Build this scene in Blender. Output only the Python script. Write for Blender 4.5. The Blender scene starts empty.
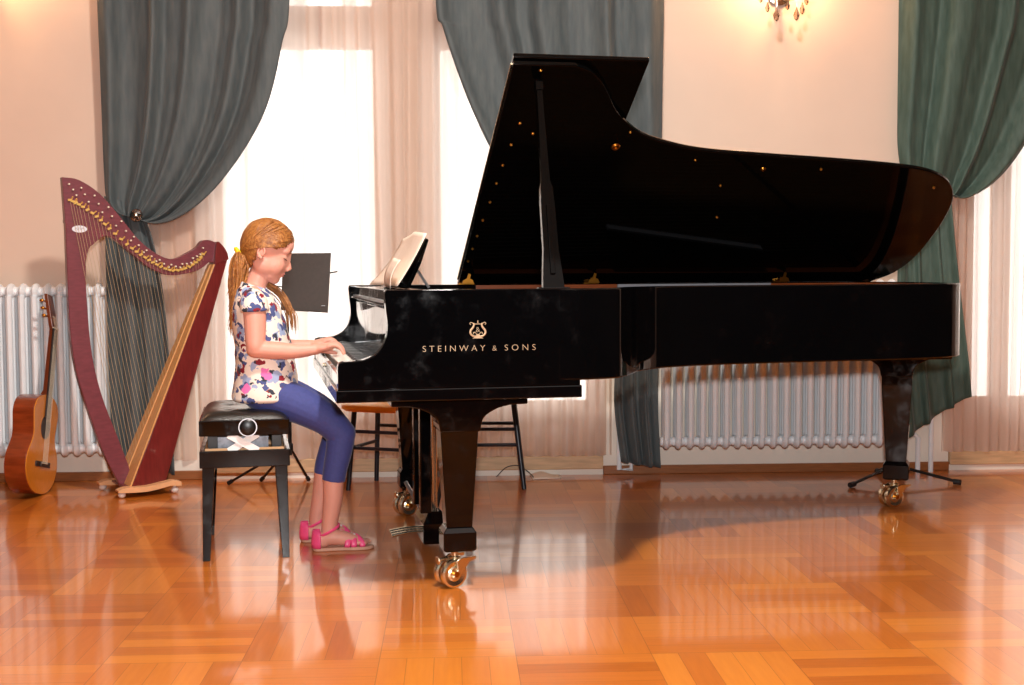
import bpy, bmesh, math, random
import numpy as np
from mathutils import Matrix, Vector, noise
random.seed(7)
S = bpy.context.scene
COL = S.collection
PI = math.pi

# ------------------------------------------------------------------ camera
WANG = math.atan(0.047)                 # the photograph looks at the back wall 2.7 degrees off square
G = Matrix.Rotation(-WANG, 4, 'Z')
FPX, PITCH, CAMH, ROLL = 1252.83, 0.0563, 1.0442, 0.0048
cd = bpy.data.cameras.new('camera'); cam = bpy.data.objects.new('camera', cd); COL.objects.link(cam)
cd.sensor_width = 36.0; cd.lens = 36.0 * FPX / 1024.0; cd.clip_start = 0.05; cd.clip_end = 200
fw = Vector((0, math.cos(PITCH), -math.sin(PITCH))); up0 = Vector((0, math.sin(PITCH), math.cos(PITCH))); rt0 = Vector((1, 0, 0))
rt = (rt0 - ROLL * up0).normalized(); up = (up0 + ROLL * rt0).normalized()
cam.matrix_world = G @ Matrix(((rt.x, up.x, -fw.x, 0), (rt.y, up.y, -fw.y, 0), (rt.z, up.z, -fw.z, CAMH), (0, 0, 0, 1)))
S.camera = cam
S.view_settings.view_transform = 'Standard'; S.view_settings.look = 'None'
S.view_settings.gamma = 1.0; S.view_settings.use_curve_mapping = False
S.view_settings.exposure = 0.0
S.cycles.use_denoising = True
S.cycles.max_bounces = 8; S.cycles.transparent_max_bounces = 12; S.cycles.sample_clamp_indirect = 6.0
S.cycles.caustics_reflective = False; S.cycles.caustics_refractive = False

# ------------------------------------------------------------------ world and lights
wd = bpy.data.worlds.new('world'); S.world = wd; wd.use_nodes = True
wd.node_tree.nodes['Background'].inputs[0].default_value = (1.0, 0.97, 0.93, 1)
wd.node_tree.nodes['Background'].inputs[1].default_value = 3.6

def area(name, loc, target, size, power, color, shape='SQUARE', sy=None):
    l = bpy.data.lights.new(name, 'AREA'); l.energy = power; l.color = color; l.size = size; l.shape = shape
    if sy: l.size_y = sy
    o = bpy.data.objects.new(name, l); COL.objects.link(o); loc, target = G @ Vector(loc), G @ Vector(target); o.location = loc
    o.rotation_euler = (target - loc).to_track_quat('-Z', 'Y').to_euler(); return o
area('flash_light', (0.02, -0.06, 1.30), (0.1, 5, 0.9), 0.10, 135, (1.0, 0.99, 0.99))
area('overhead_light', (0.2, 2.7, 4.0), (0.2, 3.9, 0), 0.30, 175, (1.0, 0.94, 0.86))
area('ceiling_bounce', (0.0, 1.2, 4.05), (0.0, 4.0, 0), 4.5, 45, (1.0, 0.96, 0.92), 'RECTANGLE', 3.0)

# ------------------------------------------------------------------ colours and materials
def lin(c):
    return tuple(((x / 255.0) / 12.92 if x <= 10 else ((x / 255.0 + 0.055) / 1.055) ** 2.4) for x in c) + (1.0,)
def mat(name, color, rough=0.5, metal=0.0, coat=0.0, spec=0.5, noise_amt=0.0, noise_scale=20.0, bump=0.0, bump_scale=60.0, color2=None, stretch=None, sheen=0.0):
    m = bpy.data.materials.new(name); m.use_nodes = True
    nt = m.node_tree; b = nt.nodes['Principled BSDF']
    c = lin(color)
    b.inputs['Base Color'].default_value = c
    b.inputs['Roughness'].default_value = rough; b.inputs['Metallic'].default_value = metal
    b.inputs['Specular IOR Level'].default_value = spec
    b.inputs['Coat Weight'].default_value = coat; b.inputs['Coat Roughness'].default_value = 0.03
    if sheen: b.inputs['Sheen Weight'].default_value = sheen; b.inputs['Sheen Roughness'].default_value = 0.4
    if noise_amt or color2:
        tc = nt.nodes.new('ShaderNodeTexCoord'); mp = nt.nodes.new('ShaderNodeMapping')
        nt.links.new(tc.outputs['Object'], mp.inputs[0])
        if stretch: mp.inputs['Scale'].default_value = stretch
        n = nt.nodes.new('ShaderNodeTexNoise'); n.inputs['Scale'].default_value = noise_scale; n.inputs['Detail'].default_value = 5
        nt.links.new(mp.outputs[0], n.inputs['Vector'])
        r = nt.nodes.new('ShaderNodeValToRGB'); r.color_ramp.elements[0].position = 0.35; r.color_ramp.elements[1].position = 0.65
        c2 = lin(color2) if color2 else tuple(min(1, x * (1 + noise_amt)) for x in c[:3]) + (1,)
        c1 = c if color2 else tuple(x * (1 - noise_amt) for x in c[:3]) + (1,)
        r.color_ramp.elements[0].color = c1; r.color_ramp.elements[1].color = c2
        nt.links.new(n.outputs[0], r.inputs[0]); nt.links.new(r.outputs[0], b.inputs['Base Color'])
    if bump:
        tc = nt.nodes.new('ShaderNodeTexCoord'); n = nt.nodes.new('ShaderNodeTexNoise'); n.inputs['Scale'].default_value = bump_scale; n.inputs['Detail'].default_value = 4
        nt.links.new(tc.outputs['Object'], n.inputs['Vector'])
        bp = nt.nodes.new('ShaderNodeBump'); bp.inputs['Strength'].default_value = bump; bp.inputs['Distance'].default_value = 0.01
        nt.links.new(n.outputs[0], bp.inputs['Height']); nt.links.new(bp.outputs[0], b.inputs['Normal'])
    return m
M = {}
M['wall'] = mat('wall_paint', (230, 202, 182), 0.75, noise_amt=0.02, noise_scale=3)
M['wall_low'] = mat('wall_white', (238, 228, 214), 0.7, noise_amt=0.02, noise_scale=6)
M['ceiling'] = mat('ceiling_paint', (225, 215, 200), 0.8, noise_amt=0.02)
M['dark_room'] = mat('unseen_wall_dark', (40, 36, 36), 0.8, noise_amt=0.05)  # unseen walls coloured near black to keep reflections in the piano dark
M['baseboard'] = mat('baseboard_wood', (150, 92, 52), 0.35, noise_amt=0.15, noise_scale=12, stretch=(1, 12, 12))
M['sill'] = mat('threshold_wood', (205, 168, 128), 0.5, noise_amt=0.12, noise_scale=9, stretch=(1, 9, 9))
M['frame_white'] = mat('window_frame_paint', (226, 200, 180), 0.45, noise_amt=0.02)
M['frame_brown'] = mat('window_reveal_wood', (150, 84, 34), 0.5, noise_amt=0.15, noise_scale=10)
M['black'] = mat('piano_black', (5, 5, 6), 0.05, coat=0.0, spec=0.36, noise_amt=0.1, noise_scale=6)
M['black_lid'] = mat('lid_black', (4, 4, 4), 0.06, coat=0.0, spec=0.13, noise_amt=0.1)
def smudge(m, r0, r1, sc):
    nt = m.node_tree; b = nt.nodes['Principled BSDF']; tc = nt.nodes.new('ShaderNodeTexCoord'); n = nt.nodes.new('ShaderNodeTexNoise')
    n.inputs['Scale'].default_value = sc; n.inputs['Detail'].default_value = 6; n.inputs['Roughness'].default_value = .65
    nt.links.new(tc.outputs['Object'], n.inputs['Vector']); r = nt.nodes.new('ShaderNodeMapRange'); r.inputs[1].default_value = .50; r.inputs[2].default_value = .72
    r.inputs[3].default_value = r0; r.inputs[4].default_value = r1; nt.links.new(n.outputs[0], r.inputs[0]); nt.links.new(r.outputs[0], b.inputs['Roughness'])
smudge(M['black'], .045, .30, 9)
M['satin'] = mat('satin_black', (12, 12, 13), 0.35, noise_amt=0.1)
M['brass'] = mat('brass', (232, 218, 190), 0.24, metal=1.0, noise_amt=0.05)
M['pale_brass'] = mat('pale_brass', (246, 236, 208), 0.25, metal=1.0, noise_amt=0.04)
M['brass_dark'] = mat('dark_brass', (190, 128, 48), 0.3, metal=1.0, noise_amt=0.1)
M['gold'] = mat('gold_inlay', (186, 160, 128), 0.4, metal=0.3, noise_amt=0.03)
M['plate'] = mat('iron_plate_gold', (120, 76, 30), 0.35, metal=0.6, noise_amt=0.08)
M['inner_rim'] = mat('inner_rim_wood', (150, 74, 34), 0.3, noise_amt=0.15, noise_scale=10, stretch=(1, 10, 10))
M['ivory'] = mat('key_white', (240, 236, 222), 0.2, noise_amt=0.02)
M['felt_white'] = mat('damper_felt', (150, 150, 156), 0.9, noise_amt=0.05)
M['leather'] = mat('leather_black', (26, 23, 20), 0.28, coat=0.25, bump=0.15, bump_scale=180)
M['bench_in'] = mat('bench_inner_wood', (208, 160, 112), 0.5, noise_amt=0.1)
M['wire'] = mat('wound_wire', (84, 70, 54), 0.6, noise_amt=.05)
M['lever'] = mat('lever_gold', (232, 190, 104), 0.35, metal=0.35, noise_amt=.08)
M['steel'] = mat('steel', (190, 192, 196), 0.3, metal=0.9, noise_amt=0.05)
M['mech'] = mat('mechanism_grey', (120, 122, 128), 0.4, metal=.7, noise_amt=.3, noise_scale=40)
M['white_metal'] = mat('white_enamel', (238, 238, 236), 0.3, noise_amt=0.02)
M['radiator'] = mat('radiator_enamel', (240, 244, 247), 0.3, noise_amt=0.015)
M['black_metal'] = mat('black_metal', (20, 18, 18), 0.35, noise_amt=0.1)
M['desk_brown'] = mat('stand_desk_black', (54, 42, 36), 0.55, noise_amt=0.1, noise_scale=60)
M['orange_wood'] = mat('stool_seat_wood', (250, 176, 64), 0.35, noise_amt=0.1, noise_scale=9, stretch=(1, 8, 8))
M['stool_black'] = mat('stool_black', (26, 26, 34), 0.35, noise_amt=0.1)
M['paper'] = mat('paper', (246, 226, 208), 0.8, noise_amt=0.02)
M['harp_red'] = mat('harp_mahogany', (112, 36, 34), 0.32, coat=0.3, noise_amt=0.16, noise_scale=14, stretch=(6, 6, 1))
M['harp_neck'] = mat('harp_neck_mahogany', (118, 56, 64), 0.38, coat=0.2, noise_amt=0.12, noise_scale=14, stretch=(2, 8, 8))
M['harp_board'] = mat('harp_spruce', (216, 158, 96), 0.45, noise_amt=0.08, noise_scale=20, stretch=(8, 8, 1))
M['harp_foot'] = mat('harp_foot_wood', (224, 170, 122), 0.45, noise_amt=0.08, noise_scale=12)
M['string'] = mat('harp_string', (206, 180, 140), 0.4, noise_amt=0.05)
M['rubber_white'] = mat('rubber_white', (216, 206, 198), 0.6, noise_amt=0.03)
M['g_top'] = mat('guitar_top', (214, 132, 34), 0.22, coat=0.5, noise_amt=0.08, noise_scale=24, stretch=(8, 8, 1))
M['g_side'] = mat('guitar_side', (128, 52, 22), 0.22, coat=0.5, noise_amt=0.2, noise_scale=10, stretch=(1, 1, 6))
M['g_neck'] = mat('guitar_neck', (112, 52, 26), 0.3, noise_amt=0.1)
M['g_dark'] = mat('guitar_dark', (40, 24, 18), 0.4, noise_amt=0.1)
M['bone'] = mat('guitar_bone', (232, 220, 196), 0.4, noise_amt=0.02)
M['skin'] = mat('skin', (224, 158, 138), 0.5, noise_amt=0.035, noise_scale=14)
M['skin'].node_tree.nodes['Principled BSDF'].inputs['Subsurface Weight'].default_value = 0.12
M['skin'].node_tree.nodes['Principled BSDF'].inputs['Subsurface Radius'].default_value = (0.02, 0.008, 0.004)
M['hair'] = mat('hair', (132, 76, 32), 0.45, color2=(186, 124, 62), noise_scale=60, stretch=(1, 6, 1.2), bump=0.3, bump_scale=150)
M['yellow'] = mat('hair_tie_yellow', (246, 206, 24), 0.6, noise_amt=0.04)
M['lip'] = mat('lip', (206, 118, 108), 0.5, noise_amt=0.03)
M['lash'] = mat('lash', (92, 58, 44), 0.6, noise_amt=0.05)
M['leggings'] = mat('leggings', (62, 70, 132), 0.75, noise_amt=0.06, noise_scale=90, sheen=0.2)
M['pink'] = mat('sandal_pink', (248, 84, 138), 0.4, noise_amt=0.05)
M['sole'] = mat('sandal_sole', (206, 158, 132), 0.6, noise_amt=0.06)
M['pearl'] = mat('pearl', (236, 228, 226), 0.2, noise_amt=0.02)
M['label'] = mat('harp_label', (232, 232, 240), 0.4, noise_amt=0.02)
M['cable'] = mat('cable_black', (20, 20, 22), 0.5, noise_amt=0.05)

def velvet(name, c1, c2):
    m = mat(name, c1, 0.7, color2=c2, noise_scale=14, stretch=(3, 3, 0.5), sheen=0.15, bump=0.06, bump_scale=400)
    return m
M['velvet_grey'] = velvet('curtain_velvet_grey', (74, 82, 84), (88, 94, 94))
M['velvet_green'] = velvet('curtain_velvet_green', (60, 80, 70), (76, 96, 86))

def shirt_mat():
    m = bpy.data.materials.new('floral_cotton'); m.use_nodes = True; nt = m.node_tree; b = nt.nodes['Principled BSDF']
    b.inputs['Roughness'].default_value = 0.8
    tc = nt.nodes.new('ShaderNodeTexCoord')
    nz = nt.nodes.new('ShaderNodeTexNoise'); nz.inputs['Scale'].default_value = 34; nz.inputs['Detail'].default_value = 3
    nt.links.new(tc.outputs['Object'], nz.inputs['Vector'])
    mx = nt.nodes.new('ShaderNodeMixRGB'); mx.blend_type = 'LINEAR_LIGHT'; mx.inputs[0].default_value = 0.03
    nt.links.new(tc.outputs['Object'], mx.inputs[1]); nt.links.new(nz.outputs['Color'], mx.inputs[2])
    cur = None
    specs = [(19, 0.40, (160, 176, 210), 7.3), (21, 0.33, (76, 88, 140), 0.0), (18, 0.30, (140, 28, 44), 3.1), (25, 0.27, (52, 58, 72), 5.7), (9, 0.16, (240, 120, 186), 11.4)]
    base = lin((246, 232, 218))
    for sc, th, c, off in specs:
        mp = nt.nodes.new('ShaderNodeMapping'); mp.inputs['Location'].default_value = (off, off * 0.7, off * 1.3)
        nt.links.new(mx.outputs[0], mp.inputs[0])
        v = nt.nodes.new('ShaderNodeTexVoronoi'); v.inputs['Scale'].default_value = sc; nt.links.new(mp.outputs[0], v.inputs['Vector'])
        lt = nt.nodes.new('ShaderNodeMath'); lt.operation = 'LESS_THAN'; lt.inputs[1].default_value = th
        nt.links.new(v.outputs['Distance'], lt.inputs[0])
        mi = nt.nodes.new('ShaderNodeMixRGB'); nt.links.new(lt.outputs[0], mi.inputs[0])
        if cur is None: mi.inputs[1].default_value = base
        else: nt.links.new(cur, mi.inputs[1])
        mi.inputs[2].default_value = lin(c); cur = mi.outputs[0]
    nt.links.new(cur, b.inputs['Base Color'])
    return m
M['shirt'] = shirt_mat()

def floor_mat():
    m = bpy.data.materials.new('parquet'); m.use_nodes = True; nt = m.node_tree; b = nt.nodes['Principled BSDF']
    N = nt.nodes.new; L = nt.links.new
    def math_(op, a, b_=None, c=None):
        n = N('ShaderNodeMath'); n.operation = op
        for i, x in enumerate((a, b_, c)):
            if x is None: continue
            if isinstance(x, (int, float)): n.inputs[i].default_value = x
            else: L(x, n.inputs[i])
        return n.outputs[0]
    tc = N('ShaderNodeTexCoord'); mp = N('ShaderNodeMapping'); L(tc.outputs['Object'], mp.inputs[0])
    B = 0.37
    mp.inputs['Scale'].default_value = (1 / B, 1 / B, 1); mp.inputs['Location'].default_value = (0.37, 0.22, 0)
    sp = N('ShaderNodeSeparateXYZ'); L(mp.outputs[0], sp.inputs[0]); X, Y = sp.outputs[0], sp.outputs[1]
    cx, cy = math_('FLOOR', X), math_('FLOOR', Y)
    par = math_('FLOORED_MODULO', math_('ADD', cx, cy), 2.0)
    fx, fy = math_('FRACT', X), math_('FRACT', Y)
    def sel(a, b_): # par? b : a
        return math_('ADD', math_('MULTIPLY', a, math_('SUBTRACT', 1.0, par)), math_('MULTIPLY', b_, par))
    across, along = sel(fx, fy), sel(fy, fx)
    ns = 5.0
    st = math_('MULTIPLY', across, ns); si = math_('FLOOR', st); sf = math_('FRACT', st)
    cv = N('ShaderNodeCombineXYZ'); L(cx, cv.inputs[0]); L(cy, cv.inputs[1]); L(si, cv.inputs[2])
    wn = N('ShaderNodeTexWhiteNoise'); wn.noise_dimensions = '3D'; L(cv.outputs[0], wn.inputs['Vector'])
    cvb = N('ShaderNodeCombineXYZ'); L(cx, cvb.inputs[0]); L(cy, cvb.inputs[1])
    wb = N('ShaderNodeTexWhiteNoise'); wb.noise_dimensions = '3D'; L(cvb.outputs[0], wb.inputs['Vector'])
    # grain
    gv = N('ShaderNodeCombineXYZ'); L(math_('MULTIPLY', across, 30.0), gv.inputs[0]); L(math_('MULTIPLY', along, 2.2), gv.inputs[1]); L(math_('MULTIPLY', wn.outputs[0], 50.0), gv.inputs[2])
    gn = N('ShaderNodeTexNoise'); gn.inputs['Scale'].default_value = 1.0; gn.inputs['Detail'].default_value = 4; L(gv.outputs[0], gn.inputs['Vector'])
    t = math_('ADD', math_('MULTIPLY', wn.outputs[0], 0.45), math_('ADD', math_('MULTIPLY', wb.outputs[0], 0.25), math_('MULTIPLY', gn.outputs[0], 0.4)))
    cr = N('ShaderNodeValToRGB'); L(t, cr.inputs[0])
    e = cr.color_ramp.elements; e[0].position = 0.15; e[0].color = lin((174, 90, 26)); e[1].position = 0.95; e[1].color = lin((224, 136, 48))
    k = e.new(0.55); k.color = lin((204, 114, 38))
    g1 = math_('LESS_THAN', sf, 0.022); 
    g2 = math_('LESS_THAN', fx, 0.006); g3 = math_('LESS_THAN', fy, 0.006)
    g = math_('MAXIMUM', g1, math_('MAXIMUM', g2, g3))
    mi = N('ShaderNodeMixRGB'); L(math_('MULTIPLY', g, 0.6), mi.inputs[0]); L(cr.outputs[0], mi.inputs[1]); mi.inputs[2].default_value = lin((110, 56, 30))
    L(mi.outputs[0], b.inputs['Base Color'])
    b.inputs['Roughness'].default_value = 0.28
    b.inputs['Coat Weight'].default_value = 0.7; b.inputs['Coat Roughness'].default_value = 0.07
    # slight waviness of the lacquer
    wv = N('ShaderNodeTexNoise'); wv.inputs['Scale'].default_value = 5; L(tc.outputs['Object'], wv.inputs['Vector'])
    ht = math_('ADD', math_('MULTIPLY', wv.outputs[0], 0.25), math_('ADD', math_('MULTIPLY', wn.outputs[0], 0.12), math_('MULTIPLY', g, -0.3)))
    bp = N('ShaderNodeBump'); bp.inputs['Strength'].default_value = 0.10; bp.inputs['Distance'].default_value = 0.01; L(ht, bp.inputs['Height'])
    L(bp.outputs[0], b.inputs['Normal']); L(bp.outputs[0], b.inputs['Coat Normal'])
    return m
M['floor'] = floor_mat()

def sheer_mat():
    m = bpy.data.materials.new('sheer_voile'); m.use_nodes = True; nt = m.node_tree
    for n in list(nt.nodes): nt.nodes.remove(n)
    N = nt.nodes.new; L = nt.links.new
    out = N('ShaderNodeOutputMaterial'); tr = N('ShaderNodeBsdfTransparent'); tl = N('ShaderNodeBsdfTranslucent'); df = N('ShaderNodeBsdfDiffuse')
    tr.inputs[0].default_value = (1, 0.97, 0.94, 1); tl.inputs[0].default_value = lin((250, 236, 226)); df.inputs[0].default_value = lin((248, 234, 226))
    tc = N('ShaderNodeTexCoord'); mp = N('ShaderNodeMapping'); mp.inputs['Scale'].default_value = (14, 1, 0.15); L(tc.outputs['Object'], mp.inputs[0])
    nz = N('ShaderNodeTexNoise'); nz.inputs['Scale'].default_value = 1.0; nz.inputs['Detail'].default_value = 2; L(mp.outputs[0], nz.inputs['Vector'])
    rp = N('ShaderNodeMapRange'); rp.inputs[1].default_value = 0.35; rp.inputs[2].default_value = 0.65; rp.inputs[3].default_value = 0.10; rp.inputs[4].default_value = 0.34
    L(nz.outputs[0], rp.inputs[0])
    m1 = N('ShaderNodeMixShader'); m1.inputs[0].default_value = 0.28; L(tl.outputs[0], m1.inputs[1]); L(df.outputs[0], m1.inputs[2])
    m2 = N('ShaderNodeMixShader'); L(rp.outputs[0], m2.inputs[0]); L(m1.outputs[0], m2.inputs[1]); L(tr.outputs[0], m2.inputs[2])
    L(m2.outputs[0], out.inputs[0]); return m
M['sheer'] = sheer_mat()
def glass_mat(name, tint=(1, 1, 1, 1), glossy=0.12):
    m = bpy.data.materials.new(name); m.use_nodes = True; nt = m.node_tree
    for n in list(nt.nodes): nt.nodes.remove(n)
    N = nt.nodes.new; L = nt.links.new
    out = N('ShaderNodeOutputMaterial'); tr = N('ShaderNodeBsdfTransparent'); gl = N('ShaderNodeBsdfGlossy'); gl.inputs['Roughness'].default_value = 0.02
    tr.inputs[0].default_value = tint
    fr = N('ShaderNodeFresnel'); ad = N('ShaderNodeMath'); ad.operation = 'ADD'; ad.inputs[1].default_value = glossy; L(fr.outputs[0], ad.inputs[0])
    mx = N('ShaderNodeMixShader'); L(ad.outputs[0], mx.inputs[0]); L(tr.outputs[0], mx.inputs[1]); L(gl.outputs[0], mx.inputs[2]); L(mx.outputs[0], out.inputs[0])
    return m
M['pane'] = glass_mat('window_glass', glossy=0.0)
M['crystal'] = glass_mat('crystal', (0.90, 0.80, 0.74, 1), 0.18)
def emit_mat(name, color, s):
    m = bpy.data.materials.new(name); m.use_nodes = True; b = m.node_tree.nodes['Principled BSDF']
    b.inputs['Emission Color'].default_value = color; b.inputs['Emission Strength'].default_value = s; return m
M['bulb'] = emit_mat('bulb_glow', (1.0, 0.66, 0.32, 1), 22)

# ------------------------------------------------------------------ geometry helpers
def frame(loc, rz=0.0):
    return G @ Matrix.Translation(Vector(loc)) @ Matrix.Rotation(rz, 4, 'Z')
def root(name, F, label, cat, group=None):
    o = bpy.data.objects.new(name, None); COL.objects.link(o); o.matrix_world = F; o.empty_display_size = 0.05
    o['label'] = label; o['category'] = cat
    if group: o['group'] = group
    return o
def tag(o, label=None, cat=None, group=None, kind=None):
    if label: o['label'] = label
    if cat: o['category'] = cat
    if group: o['group'] = group
    if kind: o['kind'] = kind
    return o
def cr(pts, n=8, closed=False):
    """Catmull-Rom through pts (any dimension)."""
    P = [np.array(p, float) for p in pts]; out = []
    m = len(P)
    rng = range(m) if closed else range(m - 1)
    for i in rng:
        p1, p2 = P[i], P[(i + 1) % m]
        p0 = P[(i - 1) % m] if (closed or i > 0) else 2 * p1 - p2
        p3 = P[(i + 2) % m] if (closed or i < m - 2) else 2 * p2 - p1
        for k in range(n):
            t = k / n
            out.append(0.5 * ((2 * p1) + (-p0 + p2) * t + (2 * p0 - 5 * p1 + 4 * p2 - p3) * t * t + (-p0 + 3 * p1 - 3 * p2 + p3) * t ** 3))
    if not closed: out.append(P[-1])
    return [tuple(float(c) for c in p) for p in out]

class MB:
    def __init__(self, off=(0, 0, 0)):
        self.bm = bmesh.new(); self.off = Vector(off)
    def V(self, p): return self.bm.verts.new(Vector(p) - self.off)
    def face(self, vs):
        try: return self.bm.faces.new(vs)
        except ValueError: return None
    def box(self, c0, c1, M_=None):
        xs, ys, zs = zip(c0, c1)
        vs = []
        for x in xs:
            for y in ys:
                for z in zs:
                    p = Vector((x, y, z)); p = M_ @ p if M_ else p; vs.append(self.V(p))
        for f in ((0, 1, 3, 2), (4, 6, 7, 5), (0, 4, 5, 1), (2, 3, 7, 6), (0, 2, 6, 4), (1, 5, 7, 3)): self.face([vs[i] for i in f])
        return self
    def prism(self, poly, plane, d0, d1, M_=None):
        """poly in 2-D; plane 'xz','xy','yz'; extruded along the third axis from d0 to d1."""
        def mk(a, b, d):
            p = {'xz': (a, d, b), 'xy': (a, b, d), 'yz': (d, a, b)}[plane]
            p = Vector(p); return M_ @ p if M_ else p
        A = [self.V(mk(a, b, d0)) for a, b in poly]; B = [self.V(mk(a, b, d1)) for a, b in poly]; n = len(poly)
        fa = self.face(A); fb = self.face(B[::-1])
        for i in range(n): self.face([A[i], B[i], B[(i + 1) % n], A[(i + 1) % n]])
        return self
    def loft(self, rings, cap=True, closed=True):
        R = [[self.V(p) for p in r] for r in rings]; n = len(R[0])
        for a, b in zip(R, R[1:]):
            for i in range(n if closed else n - 1):
                self.face([a[i], a[(i + 1) % n], b[(i + 1) % n], b[i]])
        if cap: self.face(R[0][::-1]); self.face(R[-1])
        return self
    def tube(self, pts, r, seg=10, cap=True, flat=1.0, upv=None):
        pts = [Vector(p) for p in pts]; rs = r if isinstance(r, (list, tuple)) else [r] * len(pts)
        rings = []; prev = None
        for i, p in enumerate(pts):
            t = (pts[min(i + 1, len(pts) - 1)] - pts[max(i - 1, 0)])
            t = t.normalized() if t.length > 1e-9 else Vector((0, 0, 1))
            if prev is None:
                a = Vector(upv) if upv else (Vector((0, 0, 1)) if abs(t.z) < 0.9 else Vector((1, 0, 0)))
            else: a = prev
            n = (a - t * a.dot(t)).normalized(); b = t.cross(n); prev = n
            rings.append([p + (n * math.cos(2 * PI * k / seg) + b * math.sin(2 * PI * k / seg) * flat) * rs[i] for k in range(seg)])
        return self.loft(rings, cap)
    def lathe(self, prof, c, axis=(0, 0, 1), seg=20):
        ax = Vector(axis).normalized(); a = Vector((1, 0, 0)) if abs(ax.x) < 0.9 else Vector((0, 1, 0))
        n = (a - ax * a.dot(ax)).normalized(); b = ax.cross(n); c = Vector(c)
        rings = [[c + ax * h + (n * math.cos(2 * PI * k / seg) + b * math.sin(2 * PI * k / seg)) * max(rr, 1e-5) for k in range(seg)] for rr, h in prof]
        return self.loft(rings, True)
    def ell(self, c, r, M_=None, seg=20, rings=12, rz=None):
        c = Vector(c); R = []
        for i in range(rings + 1):
            ph = -PI / 2 + PI * i / rings; q = max(math.cos(ph), 1e-4)
            ring = []
            for k in range(seg):
                v = Vector((r[0] * q * math.cos(2 * PI * k / seg), r[1] * q * math.sin(2 * PI * k / seg), r[2] * math.sin(ph)))
                if M_: v = M_ @ v
                ring.append(c + v)
            R.append(ring)
        return self.loft(R, True)
    def chain(self, pts, rs, seg=16, flat=None, upv=None, sub=6):
        """rounded tapered limb through pts (smoothed)."""
        q = cr([tuple(p) + (r,) for p, r in zip(pts, rs)], sub)
        P = [Vector(a[:3]) for a in q]; R = [a[3] for a in q]
        t0 = (P[0] - P[1]).normalized(); t1 = (P[-1] - P[-2]).normalized()
        hp, hr = [], []
        for k in range(1, 5):
            a = k / 5 * PI / 2; hp.append(P[0] + t0 * R[0] * math.cos(a)); hr.append(R[0] * math.sin(a))
        tp, tr_ = [], []
        for k in range(4, 0, -1):
            a = k / 5 * PI / 2; tp.append(P[-1] + t1 * R[-1] * math.cos(a)); tr_.append(R[-1] * math.sin(a))
        return self.tube(hp + P + tp, hr + R + tr_, seg, True, flat or 1.0, upv)
    def build(self, name, m, parent=None, bevel=0.0, bseg=2, smooth=35, solid=0.0, sub=0, fix=True):
        if fix: bmesh.ops.recalc_face_normals(self.bm, faces=self.bm.faces)
        me = bpy.data.meshes.new(name); self.bm.to_mesh(me); self.bm.free()
        me.materials.append(m)
        o = bpy.data.objects.new(name, me); COL.objects.link(o)
        if parent is not None: o.parent = parent
        if bevel:
            b = o.modifiers.new('bevel', 'BEVEL'); b.width = bevel; b.segments = bseg; b.limit_method = 'ANGLE'; b.angle_limit = 0.6
        if solid:
            s = o.modifiers.new('solid', 'SOLIDIFY'); s.thickness = solid; s.offset = 0
        if sub:
            s = o.modifiers.new('sub', 'SUBSURF'); s.levels = sub; s.render_levels = sub
        if smooth:
            me.shade_smooth()
            if smooth < 180:
                me.set_sharp_from_angle(angle=math.radians(smooth))
        return o
def remeshed(o, voxel, smooth_it=6, keep_materials=True, factor=0.5):
    r = o.modifiers.new('remesh', 'REMESH'); r.mode = 'VOXEL'; r.voxel_size = voxel; r.use_smooth_shade = True
    if smooth_it:
        s = o.modifiers.new('smooth', 'SMOOTH'); s.iterations = smooth_it; s.factor = factor
    bpy.context.view_layer.update()
    dg = bpy.context.evaluated_depsgraph_get(); ev = o.evaluated_get(dg)
    me = bpy.data.meshes.new_from_object(ev); o.modifiers.clear(); old = o.data; o.data = me
    if not me.materials: me.materials.append(old.materials[0])
    me.shade_smooth()
    return o
def dup(src, parent=None, loc=None, mtx=None):
    c = src.copy(); COL.objects.link(c)
    if parent is not None: c.parent = parent
    if mtx is not None: c.matrix_world = mtx
    for ch in [k for k in src.children]:
        d = ch.copy(); COL.objects.link(d); d.parent = c
        for g in [k for k in ch.children]:
            e = g.copy(); COL.objects.link(e); e.parent = d
    return c

# pixel-ray utilities: where a thing stands in the room, from the survey of the photograph
def ray(px, py):
    a, b = px - 512.0, py - 342.5; den = 1 + ROLL * ROLL
    A = (a - ROLL * b) / den; B = (b + ROLL * a) / den; x, u = A / FPX, -B / FPX
    return Vector((x, math.cos(PITCH) + u * math.sin(PITCH), u * math.cos(PITCH) - math.sin(PITCH)))
def hit(F, axis, d, px, py):
    """point of the ray on the plane local-axis = d of frame F, in F's local coordinates."""
    I = F.inverted(); o = I @ Vector((0, 0, CAMH)); r = I.to_3x3() @ (G.to_3x3() @ ray(px, py))
    t = (d - o[axis]) / r[axis]; return o + r * t

# ------------------------------------------------------------------ the room
WF = frame((0, 6.40, 0), WANG)          # wall frame: x along the wall, y into the wall, z up
PF = frame((-0.5368, 3.9052, 0), 0.2035)  # piano frame: x = length, y = across (0 = treble side), z up
def W(px, py, off=0.0):
    p = hit(WF, 1, -off, px, py); return p.x, p.z

def struct(mb, name, m, F=None, bevel=0.0, smooth=0):
    o = mb.build(name, m, None, bevel=bevel, smooth=smooth)
    if F is not None: o.matrix_world = F
    o['kind'] = 'structure'; return o
XL, XR, YB, HC = -6.5, 6.5, -15.5, 4.3
mb = MB(); mb.box((XL - .2, YB - .2, -0.1), (XR + .2, 0.9, 0)); struct(mb, 'floor', M['floor'], WF)
mb = MB(); mb.box((XL - .2, YB - .2, HC), (XR + .2, 0.5, HC + .1)); struct(mb, 'ceiling', M['ceiling'], WF)
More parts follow.
